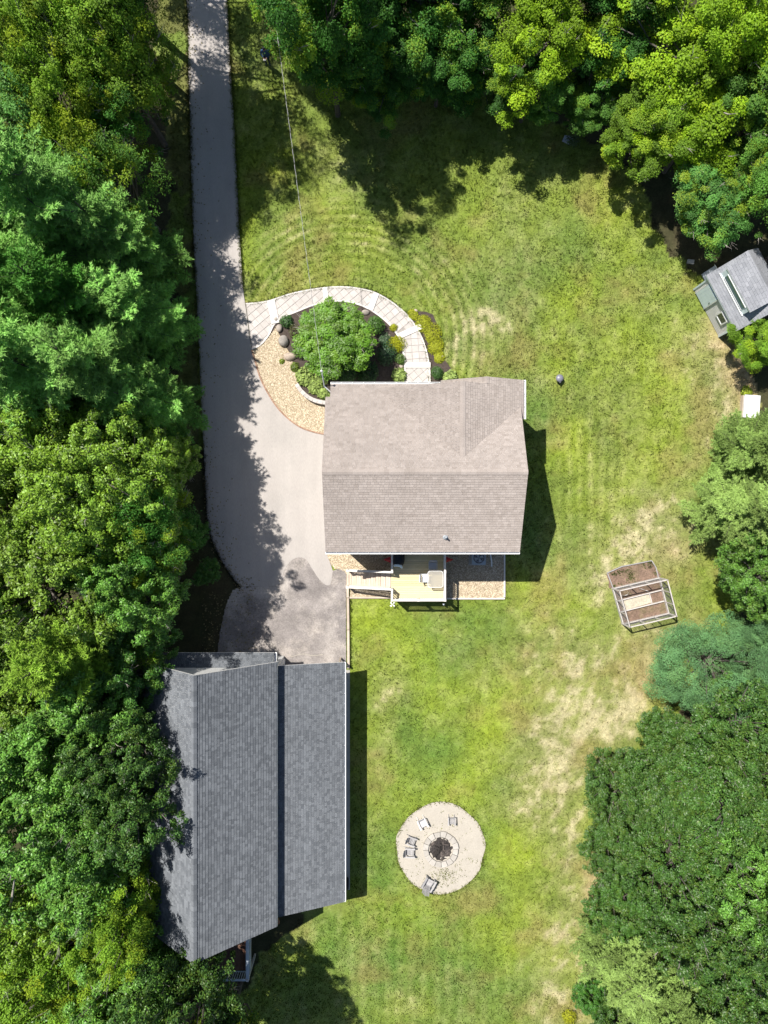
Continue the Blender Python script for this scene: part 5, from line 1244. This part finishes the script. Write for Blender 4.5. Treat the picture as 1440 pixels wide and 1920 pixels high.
#TREES
TREES = [
 # left wood, from the top down
 ('ash', 30, 40, 9.5, 3.6, 'olive', 'olive tree in the top left corner'),
 ('ash', 150, 60, 9.5, 3.6, 'yg', 'yellow green tree second from the top left corner'),
 ('ash', 225, 130, 9, 3.0, 'olive', 'olive green tree left of the driveway near the top'),
 ('airy', 235, 5, 9, 2.5, 'dk', 'dark tree leaning over the top end of the driveway'),
 ('ash', 90, 180, 10, 3.0, 'yg', 'bright yellow topped tree in the upper left wood'),
 ('ash', 30, 270, 9, 3.5, 'bg', 'blue green leafy tree at the upper left edge'),
 ('ash', 195, 245, 7, 2.8, 'dk', 'dark leafy tree in the shadow of the upper left wood'),
 ('airy', 215, 330, 8.5, 2.8, 'mid', 'fresh green leafy tree above the pines left of the driveway'),
 ('pine', 100, 400, 9, 4.0, 'pine', 'tall feathery pine in the upper left wood'),
 ('pine', 222, 460, 7, 3.3, 'pine', 'pine with long plumes beside the upper driveway'),
 ('pine', 20, 520, 8, 3.8, 'pine', 'pine at the left edge halfway up the wood'),
 ('pine', 140, 570, 8, 3.4, 'dk', 'dark pine in the hollow of the left wood'),
 ('pine', 248, 590, 6.2, 3.2, 'pine', 'pine whose branch tip reaches over the driveway edge'),
 ('pine', 70, 690, 9, 4.2, 'pine', 'largest light green pine in the middle of the left wood'),
 ('pine', 195, 700, 8, 3.4, 'pine', 'light green pine left of the pebble bed'),
 ('pine', 272, 760, 6, 3.0, 'pine', 'pine overhanging the driveway opposite the house front'),
 ('oak', 60, 830, 8, 3.4, 'yg', 'yellow green oak at the left edge below the pines'),
 ('oak', 150, 900, 9, 3.7, 'yg', 'broad yellow green oak left of the house'),
 ('oak', 245, 905, 8.5, 3.1, 'olive', 'olive oak nearest the driveway beside the house'),
 ('oak', 310, 850, 6.5, 1.9, 'yg', 'small yellow green oak reaching toward the driveway'),
 ('oak', 40, 990, 8, 3.4, 'olive', 'olive oak at the left edge level with the house back'),
 ('ash', 175, 1040, 7, 2.7, 'bg', 'blue green leafy tree between the oaks left of the pad'),
 ('ash', 285, 1000, 8.5, 2.6, 'dk', 'dark low tree in shade beside the driveway bend'),
 ('airy', 272, 935, 8.5, 2.2, 'dk', 'dark open tree between the olive oak and the driveway bend'),
 ('oak', 90, 1110, 9, 3.6, 'olive', 'large olive oak above the garage on the left'),
 ('oak', 255, 1110, 9, 2.7, 'mid', 'bright green oak nearest the pent roof of the garage'),
 ('pine', 150, 1220, 8, 3.2, 'olive', 'yellowish pine left of the garage front'),
 ('oak', 30, 1240, 8, 3.2, 'olive', 'olive oak at the left edge level with the garage front'),
 ('oak', 250, 1240, 6, 2.4, 'dk', 'dark oak pressed against the garage front corner'),
 ('oak', 140, 1330, 9, 3.5, 'mid', 'green oak beside the upper half of the garage'),
 ('oak', 30, 1390, 8.5, 3.3, 'mid', 'green oak at the left edge beside the garage'),
 ('oak', 238, 1400, 8, 2.5, 'glossy', 'glossy oak crowding the garage roof'),
 ('oak', 150, 1470, 8.5, 3.2, 'mid', 'green oak left of the middle of the garage'),
 ('oak', 230, 1520, 8.2, 2.7, 'glossy', 'glossy oak shading the garage ridge'),
 ('oak', 50, 1530, 9, 3.4, 'mid', 'green oak with bare twigs at the left edge'),
 ('oak', 180, 1620, 9, 3.2, 'mid', 'green oak left of the lower garage roof'),
 ('oak', 70, 1690, 8, 3.0, 'yg', 'yellow green oak near the pale bare trunk'),
 ('ash', 228, 1710, 9, 2.5, 'yg', 'light green leafy tree by the lower garage gable'),
 ('ash', 130, 1790, 8.5, 3.3, 'yg', 'light green leafy tree in the lower left wood'),
 ('ash', 20, 1850, 8, 3.2, 'yg', 'yellow green tree in the bottom left corner'),
 ('oak', 250, 1830, 7.5, 2.9, 'mid', 'green oak left of the porch'),
 ('oak', 325, 1835, 5.6, 1.9, 'glossy', 'glossy oak spreading over the porch railing'),
 ('oak', 352, 1930, 11, 2.8, 'glossy', 'glossy oak at the bottom edge below the porch'),
 ('ash', 180, 1910, 8, 3.0, 'yg', 'light green tree at the bottom edge of the left wood'),
 # top wood
 ('maple', 668, 130, 4, 1.9, 'dk', 'low dark maple bough over the shaded lawn behind the person'),
 ('maple', 735, 150, 4, 2.0, 'dk', 'low dark maple hanging lowest over the top lawn'),
 ('maple', 825, 135, 4, 2.2, 'dk', 'low dark maple left of the lawn weeds in shade'),
 ('maple', 910, 120, 3.6, 2.1, 'dk', 'low dark maple beside the bright maple at the lawn top'),
 ('maple', 1110, 195, 3.2, 1.9, 'mid', 'low green maple filling the gap at the lawn top'),
 ('maple', 613, 42, 10, 2.7, 'dk', 'dark maple at the top right of the driveway'),
 ('maple', 665, 80, 6, 2.9, 'dk', 'dark maple with a bright sprig behind the standing person'),
 ('maple', 760, 80, 5, 2.9, 'dk', 'dark maple in the middle of the top wood'),
 ('maple', 870, 90, 4.8, 2.8, 'dk', 'dark green maple left of the bright maple'),
 ('maple', 800, 0, 6.5, 3.2, 'dk', 'dark maple at the top edge above the lawn'),
 ('maple', 1030, 85, 6.2, 3.0, 'bright', 'bright yellow green maple at the top of the lawn'),
 ('maple', 1000, 160, 4.4, 2.1, 'mid', 'low green maple bough hanging over the lawn edge'),
 ('maple', 1160, 90, 5, 3.0, 'dk', 'dark maple in the gap between the two bright maples'),
 ('maple', 1290, 130, 6.4, 3.9, 'bright', 'largest bright maple in the upper right wood'),
 ('maple', 1410, 60, 8, 3.5, 'bright', 'bright maple in the top right corner'),
 ('maple', 1195, 225, 4.4, 2.4, 'yg', 'drooping yellow green maple at the lawn corner'),
 ('maple', 1300, 255, 5, 2.5, 'bright', 'bright maple above the ash by the shed'),
 ('maple', 1430, 215, 6, 2.8, 'mid', 'green maple at the right edge above the shed'),
 ('ash', 1335, 375, 4, 2.9, 'bg', 'blue green ash above the shed'),
 ('ash', 1450, 330, 6, 2.4, 'mid', 'green ash at the right edge above the shed roof'),
 # right edge
 ('maple', 1440, 640, 2.6, 1.7, 'yg', 'small maple at the right edge below the shed'),
 ('pine', 1425, 845, 5, 2.4, 'pale', 'pale pine beside the white box'),
 ('pine', 1400, 955, 5, 2.8, 'pale', 'pale spreading pine on the right edge of the lawn'),
 ('oak', 1425, 1080, 5.5, 2.3, 'mid', 'glossy green oak between the pale pine and the blue evergreen'),
 ('fine', 1326, 1238, 4.2, 3.2, 'spruce', 'blue green evergreen beside the vegetable cage'),
 ('fine', 1430, 1225, 4.4, 2.4, 'spruce', 'smaller blue green evergreen at the right edge'),
 ('oak', 1258, 1378, 3.6, 2.2, 'glossy', 'small glossy oak just below the blue evergreen'),
 ('oak', 1370, 1370, 6.5, 2.9, 'glossy', 'broad glossy oak at the right edge below the blue evergreen'),
 ('oak', 1156, 1480, 3.4, 2.2, 'glossy', 'glossy oak at the left tip of the lower right wood'),
 ('oak', 1250, 1480, 5.5, 2.6, 'glossy', 'glossy oak second from the tip of the lower right wood'),
 ('oak', 1360, 1500, 7, 2.9, 'glossy', 'glossy oak in the middle of the lower right wood'),
 ('oak', 1440, 1450, 7, 2.6, 'glossy', 'dark green oak on the right edge level with the fire pit top'),
 ('oak', 1160, 1590, 3.8, 2.2, 'glossy', 'glossy oak at the lawn edge right of the fire pit'),
 ('oak', 1280, 1610, 6.5, 2.7, 'glossy', 'glossy oak behind the lawn edge tree right of the fire pit'),
 ('oak', 1390, 1630, 7, 2.8, 'mid', 'green oak on the right edge below the fire pit level'),
 ('oak', 1172, 1700, 4, 2.4, 'glossy', 'glossy oak above the pale pines at the lower right'),
 ('oak', 1310, 1740, 6.5, 2.7, 'glossy', 'glossy oak above the pale pine at the bottom edge'),
 ('oak', 1420, 1760, 7, 2.8, 'glossy', 'dark green oak at the lower right edge'),
 ('pine', 1165, 1800, 4.6, 2.8, 'pale', 'pale pine on the lawn edge in the lower right wood'),
 ('oak', 1110, 1880, 2.6, 1.3, 'dk', 'dark low bush at the lawn edge in the lower right'),
 ('pine', 1235, 1875, 5, 3.0, 'pale', 'pale pine at the bottom edge of the lower right wood'),
 ('oak', 1390, 1890, 6.5, 2.9, 'glossy', 'glossy oak in the bottom right corner'),
 ('oak', 1160, 1930, 4, 1.9, 'glossy', 'glossy oak at the bottom edge beside the lawn'),
]
for k in TREES: tree(*k)
# the wood goes on past the picture's edges
past = {}
for kind, px, py, zc, r, colr in (('airy', 110, -100, 11, 3.6, 'yg'), ('ash', 170, -110, 12, 3.6, 'mid'), ('airy', 178, -330, 10, 3.4, 'mid'), ('airy', 140, -258, 13.8, 4.2, 'mid'), ('ash', 470, -230, 12, 3.0, 'mid'), ('airy', 490, -190, 11, 3.2, 'mid'), ('airy', 560, -110, 9, 3.0, 'mid'), ('maple', 690, -80, 8, 3.2, 'dk'), ('maple', 900, -70, 7, 3.2, 'dk'), ('maple', 1060, -70, 7, 3.2, 'mid'), ('maple', 1200, -50, 7, 3.3, 'mid'),
        ('pine', -90, 330, 9, 3.8, 'pine'), ('pine', -90, 620, 9, 3.8, 'pine'), ('oak', -80, 900, 9, 3.6, 'yg'), ('oak', -80, 1150, 9, 3.5, 'olive'), ('oak', -80, 1460, 9, 3.5, 'mid'), ('oak', -80, 1740, 9, 3.5, 'mid'), ('oak', 90, 2000, 8, 3.3, 'mid'), ('oak', 280, 2010, 7, 3.0, 'glossy'), ('ash', 405, 1995, 10, 3.0, 'glossy'),
        ('maple', 1540, 160, 9, 3.4, 'mid'), ('maple', 1540, 420, 7, 3.0, 'mid'), ('pine', 1530, 900, 6, 3.0, 'pale'), ('oak', 1530, 1150, 6, 2.8, 'mid'), ('oak', 1530, 1380, 7, 2.8, 'mid'), ('oak', 1530, 1640, 7, 2.8, 'mid'), ('oak', 1520, 1880, 7, 2.8, 'mid'), ('oak', 1300, 2000, 6.5, 2.8, 'mid')):
    side = 'top' if py < 0 else 'bottom' if py > 1920 else 'left' if px < 0 else 'right'
    past[side] = past.get(side, 0) + 1
    order = ('first', 'second', 'third', 'fourth', 'fifth', 'sixth', 'seventh', 'eighth', 'ninth', 'tenth', 'eleventh', 'twelfth')[past[side] - 1]
    frm = 'left' if side in ('top', 'bottom') else 'top'
    what = {'ash': 'leafy tree', 'airy': 'open crowned tree', 'maple': 'maple', 'oak': 'oak', 'pine': 'pine'}[kind]
    tree(kind, px, py, zc, r, colr, '%s of the wood past the %s edge, %s from the %s' % (what, side, order, frm), 'trees past the edge of the picture')

tree('oak', 358, 1000, 2.0, 1.0, 'dk', 'added low dark bush standing in for deep shade at the start of the driveway bend')  # both bushes are added: dark foliage in place of the near-black shadow here
tree('oak', 384, 1072, 1.8, 1.0, 'dk', 'added low dark bush standing in for deep shade where driveway meets the pad')

# ------------------------------------------------------------------ front garden planting
def leafy(name, label, cat, px, py, zc, r, h, n, leaf, asp, colr, seed, m='leaf', stem=True, up=.8, group=None):
    """a low plant: a mound of leaves on short stems"""
    rs = np.random.RandomState(seed); b = W(px, py, zc)
    t = thing(name, label, cat, (b.x, b.y, 0), 0, group)
    lob = sphere_dirs(5, rs, 0); am = rs.uniform(-.25, .3, 5)
    d = sphere_dirs(n, rs, -.15); f = 1 + sum(a * np.clip(d @ l, 0, 1) ** 2 for a, l in zip(am, lob)); rr = rs.uniform(.45, 1.03, n) * f
    pos = d * rr[:, None] * np.array((r, r, h)); pos[:, 2] = np.abs(pos[:, 2]) + zc - h * .5
    V, Fc, A_ = leaf_quads(pos, d + np.array((0, 0, up)) + rs.normal(0, .35, (n, 3)), leaf * rs.uniform(.7, 1.25, n), leaf * asp * rs.uniform(.8, 1.2, n), rs, rs.uniform(.1, .9, n))
    me = np_mesh('leaves', V, Fc, A_); me.materials.append(M[m]); o = link('leaves', me, t); o.color = (*colr, 1)
    if stem:
        mb = MB()
        for i in range(7):
            a = rs.uniform(0, 6.28); mb.tube([(0, 0, -.05), (math.cos(a) * r * .2, math.sin(a) * r * .2, zc * .5), (math.cos(a) * r * .6, math.sin(a) * r * .6, zc)], [.02, .015, .006], 5)
        build('stems', mb, M['bark'], t, local=True)
    return t
# the small round tree
gm_, gt_ = broadleaf('garden_crown', 21, 340, 210, .36, .12, Rr=2.6, Hc=2.3, zmin=-.1, asp=.55, lump=.18, flat=.8, inner=.1, contrast=.8)
b = W(622, 641, 2.9); t = thing('ornamental_tree', 'round bright green garden tree inside the curved walk', 'tree', (b.x, b.y, 0))
t.scale = (.98, .92, 2.9 / ZC0)
gme = gm_; o = link('crown', gme, t); o.color = (.115, .262, .016, 1); link('trunk', gt_, t)
leafy('shrub', 'round dark shrub right of the garden tree by the walk', 'shrub', 704, 607, .7, .62, .6, 1300, .11, .5, (.06, .14, .02), 31)
leafy('shrub', 'spiky green clump at the left end of the garden bed', 'shrub', 537, 601, .35, .42, .4, 500, .22, .2, (.05, .12, .03), 32)
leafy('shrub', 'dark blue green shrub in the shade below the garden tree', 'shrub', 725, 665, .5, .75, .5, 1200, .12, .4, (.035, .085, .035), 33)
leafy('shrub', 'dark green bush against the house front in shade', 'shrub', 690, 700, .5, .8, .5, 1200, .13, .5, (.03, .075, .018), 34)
leafy('shrub', 'small green mound beside the yellow plants by the walk', 'shrub', 750, 675, .3, .35, .3, 500, .09, .5, (.08, .15, .02), 35)
leafy('shrub', 'dark leafy bush between the garden tree and the gutter', 'shrub', 648, 697, .5, .75, .5, 1200, .12, .5, (.05, .12, .025), 38)
leafy('shrub', 'low green bush at the left foot of the garden tree', 'shrub', 566, 655, .35, .5, .4, 700, .11, .5, (.09, .17, .03), 39)
leafy('shrub', 'reddish twiggy shrub under the left side of the garden tree', 'shrub', 556, 625, .5, .5, .5, 700, .10, .4, (.075, .085, .025), 36)
leafy('shrub', 'bluish leafy plant below the round shrub', 'shrub', 722, 637, .3, .4, .3, 500, .10, .5, (.07, .13, .06), 37)
for i, (px, py, r, lab) in enumerate(((572, 707, .55, 'pale edged hosta at the left end of the hosta row'), (590, 725, .52, 'pale edged hosta in the middle of the hosta row'), (606, 738, .42, 'pale edged hosta nearest the retaining wall end'), (604, 705, .5, 'pale edged hosta just below the garden tree'), (748, 703, .5, 'pale edged hosta between bed and walk by the house'), (843, 708, .42, 'pale edged hosta outside the walk by the gable'))):
    leafy('hosta', lab, 'plant', px, py, .3, r, .35, 420, .24, .55, (.27, .36, .10), 40 + i, m='leaf_soft', stem=True, group='pale edged hostas')
leafy('ornamental_grass', 'tuft of tall dark grass right of the walk by the house', 'plant', 821, 698, .45, .42, .5, 900, .3, .06, (.05, .12, .025), 51)
leafy('yellow_shrub', 'yellow green leafy clump inside the walk curve', 'plant', 742, 645, .3, .55, .3, 1300, .08, .6, (.36, .38, .014), 52, m='leaf_soft')
leafy('yellow_shrub', 'small yellow clump on the bed edge by the walk bend', 'plant', 738, 613, .2, .3, .2, 420, .07, .6, (.34, .36, .02), 53, m='leaf_soft')
for i, (px, py, r, lab) in enumerate(((776, 591, .26, 'topmost yellow groundcover clump outside the walk'), (795, 606, .46, 'second yellow groundcover clump from the top outside the walk'), (810, 628, .48, 'third yellow groundcover clump from the top outside the walk'), (818, 650, .42, 'fourth yellow groundcover clump from the top outside the walk'), (823, 670, .32, 'lowest yellow groundcover clump outside the walk'))):
    leafy('groundcover_clump', lab, 'plant', px, py, .1, r * 1.25, .16, 1700, .075, .7, (.33, .36, .025), 60 + i, m='leaf_soft', stem=False, group='yellow groundcover clumps')
leafy('shrub', 'bright green sprig on the pebbles beside the boulder', 'plant', 528, 677, .12, .2, .15, 160, .09, .5, (.16, .22, .02), 70, stem=False)
leafy('shrub', 'small green plant below the tan boulder', 'plant', 553, 687, .2, .32, .25, 380, .10, .5, (.12, .18, .02), 71)
leafy('hosta', 'bright yellow green hosta above the white box', 'plant', 1402, 733, .25, .35, .3, 260, .2, .5, (.26, .33, .03), 72, m='leaf_soft')
leafy('yellow_shrub', 'yellow green bush at the bottom edge beside the lower right wood', 'shrub', 1068, 1910, .4, .5, .4, 900, .09, .5, (.34, .36, .02), 73, m='leaf_soft')
leafy('shrub', 'low weeds in shade at the top lawn edge', 'shrub', 1075, 262, .2, .5, .2, 300, .12, .5, (.08, .13, .04), 74)
for i, (px, py, rx, ry, rz, a, lab) in enumerate(((545, 668, .42, .34, .28, .95, 'large tan boulder beside the pebble bed'), (533, 641, .30, .34, .25, .15, 'grey boulder above the tan one'), (524, 616, .22, .28, .22, .5, 'brown boulder near the first stone band'), (517, 598, .14, .12, .12, .2, 'small dark stone at the first stone band'), (686, 586, .24, .16, .16, .35, 'grey brown stone beside the walk above the round shrub'), (752, 686, .12, .14, .1, .6, 'small stone beside the house end of the walk'), (728, 630, .16, .1, .1, .9, 'small pale stone among the yellow plants'), (829, 668, .1, .12, .1, .8, 'small pale stone in the outer planting strip'), (779, 583, .12, .1, .1, .8, 'small pale stone at the top of the planting strip'))):
    c_ = W(px, py); mb = MB(); mb.blob((c_.x, c_.y, rz * .45), rx, ry, rz, 80 + i, .3, a, sub=3); tag(build('boulder', mb, M['rock']), lab, 'rock')
# curved retaining wall
rw = thing('retaining_wall', 'low curved block wall between hostas and pebble bed', 'wall', W(580, 745))
line = [W(x, y) for x, y in smooth_curve([(557, 722), (566, 735), (580, 747), (596, 754), (614, 757)], 2)]
for i in range(len(line) - 1):
    for k in range(2):
        mb = MB(); p, q = line[i], line[i + 1]; u = (q - p).normalized() * .006
        mb.bar(p + u + up * (.1 + k * .2), q - u + up * (.1 + k * .2), .24, .19, rnd.random()); build('block', mb, M['paver'], rw)
# tarp scrap in the shade
t = W(1064, 262); mb = MB(); mb.prism([(t.x - .35, t.y - .1), (t.x + .1, t.y - .3), (t.x + .4, t.y - .05), (t.x + .1, t.y + .2), (t.x - .2, t.y + .25)], -.02, .1); tag(build('tarp_scrap', mb, M['tarp']), 'crumpled grey tarp in the shade of the top wood', 'tarp')
# bare pale trunk in the lower left wood
mb = MB(); pb = W(-10, 1800, 3); mb.tube([tuple(pb), tuple(W(12, 1740, 7)), tuple(W(22, 1690, 9.5)), tuple(W(27, 1650, 11))], [.16, .12, .08, .03], 7); mb.tube([tuple(W(12, 1740, 7)), tuple(W(35, 1725, 8)), tuple(W(50, 1722, 8.6))], [.05, .03, .01], 5)
mb.tube([(pb.x - .5, pb.y - .3, -.2), tuple(pb)], [.18, .16], 7)
tag(build('dead_tree', mb, mat('dead_wood', (.42, .38, .34), None, .9, 5, .2)), 'bare pale dead trunk at the left edge of the lower wood', 'tree')

# ------------------------------------------------------------------ person with the remote control
def person():
    foot = W(503, 121); t = thing('person', 'person in blue shirt and navy trousers standing on the shaded grass holding a controller', 'person', foot, R(-6))
    J = {'pel': (0, 0, .95), 'sp': (0, .01, 1.15), 'ch': (0, .0, 1.36), 'nk': (0, -.01, 1.49), 'hd': (0, -.05, 1.60), 'ht': (0, -.045, 1.70)}
    V = []; E = []; RAD = []
    def add(p, r, par=None):
        V.append(p); RAD.append(r)
        if par is not None: E.append((par, len(V) - 1))
        return len(V) - 1
    pel = add((0, 0, .95), (.16, .12)); sp = add((0, .01, 1.15), (.155, .115), pel); ch = add((0, 0, 1.36), (.18, .12), sp); nk = add((0, -.01, 1.50), (.058, .058), ch); hd = add((0, -.05, 1.60), (.085, .10), nk); ht = add((0, -.045, 1.72), (.07, .08), hd)
    for s in (-1, 1):
        sh_ = add((s * .19, 0, 1.41), (.07, .07), ch); el = add((s * .25, -.06, 1.13), (.05, .05), sh_); wr = add((s * .09, -.29, 1.10), (.032, .032), el); add((s * .06, -.345, 1.105), (.036, .022), wr)
        hp = add((s * .09, 0, .88), (.095, .10), pel); kn = add((s * .11, -.02, .49), (.065, .068), hp); an = add((s * .12, .01, .09), (.045, .05), kn); add((s * .135, -.14, .045), (.045, .035), an)
    me = bpy.data.meshes.new('body'); me.from_pydata(V, E, [])
    o = bpy.data.objects.new('body', me); col.objects.link(o)
    m = o.modifiers.new('skin', 'SKIN'); m.use_smooth_shade = True
    for i, r_ in enumerate(RAD): me.skin_vertices[0].data[i].radius = r_
    me.skin_vertices[0].data[0].use_root = True
    o.modifiers.new('sub', 'SUBSURF').levels = 2
    dg = bpy.context.evaluated_depsgraph_get(); nm = bpy.data.meshes.new_from_object(o.evaluated_get(dg))
    bpy.data.objects.remove(o)
    # hands: five separate bent fingers each, closed on the controller
    bm = bmesh.new(); bm.from_mesh(nm)
    fm = MB()
    for s in (-1, 1):
        for k in range(4):
            z = 1.135 - k * .021; L = (.075, .085, .08, .062)[k]
            fm.tube([(s * .065, -.35, z), (s * .085, -.35 - L * .6, z - .004), (s * .06, -.35 - L, z - .008)], [.010, .009, .007], 6)
        fm.tube([(s * .05, -.335, 1.135), (s * .035, -.365, 1.155), (s * .03, -.395, 1.158)], [.011, .010, .008], 6)
        # face: nose and ears
        fm.blob((s * .088, -.05, 1.615), .018, .03, .035, 2, .1, sub=1)
    fm.blob((0, -.155, 1.605), .017, .026, .026, 3, .1, sub=1)
    vs_ = [bm.verts.new(p) for p in fm.v]; bm.verts.ensure_lookup_table()
    for f in fm.f:
        try: bm.faces.new([vs_[i] for i in f])
        except ValueError: pass
    bm.to_mesh(nm); bm.free()
    for k in ('cloth_blue', 'cloth_navy', 'skin', 'black'): nm.materials.append(M[k])
    for f in nm.polygons:
        c_ = f.center
        if c_.z > 1.50 or (c_.y < -.27 and c_.z > 1.0): f.material_index = 2
        elif c_.z > .98: f.material_index = 0
        elif c_.z > .10: f.material_index = 1
        else: f.material_index = 3
        f.use_smooth = True
    set_attr(nm, [.5] * len(nm.vertices))
    b_ = link('body', nm, t)
    mb = MB(); mb.blob((0, -.03, 1.69), .098, .115, .085, 5, .12, sub=3); build('hair', mb, M['hair'], t, local=True, smooth=True)
    for s in (-1, 1):
        mb = MB(); mb.blob((s * .035, -.142, 1.632), .012, .008, .008, 4, .02, sub=1); build('eye', mb, M['black'], t, local=True)
    mb = MB(); mb.box(-.025, .025, -.148, -.138, 1.556, 1.564); build('mouth', mb, M['red'], t, local=True)
    cpos = Vector(foot) 
    rc = thing('remote_control', 'white and black remote controller in the hands of the person', 'controller', foot, R(-6))
    mb = MB(); mb.prism([(-.085, -.35), (.085, -.35), (.095, -.40), (.07, -.445), (-.07, -.445), (-.095, -.40)], 1.095, 1.135); build('shell', mb, M['plastic_w'], rc, local=True)
    mb = MB(); mb.box(-.06, .06, -.50, -.447, 1.12, 1.134); build('screen', mb, M['black'], rc, local=True)
    for s in (-1, 1):
        mb = MB(); mb.tube([(s * .045, -.40, 1.136), (s * .045, -.40, 1.155)], [.006, .009], 6); build('stick', mb, M['black'], rc, local=True)
person()
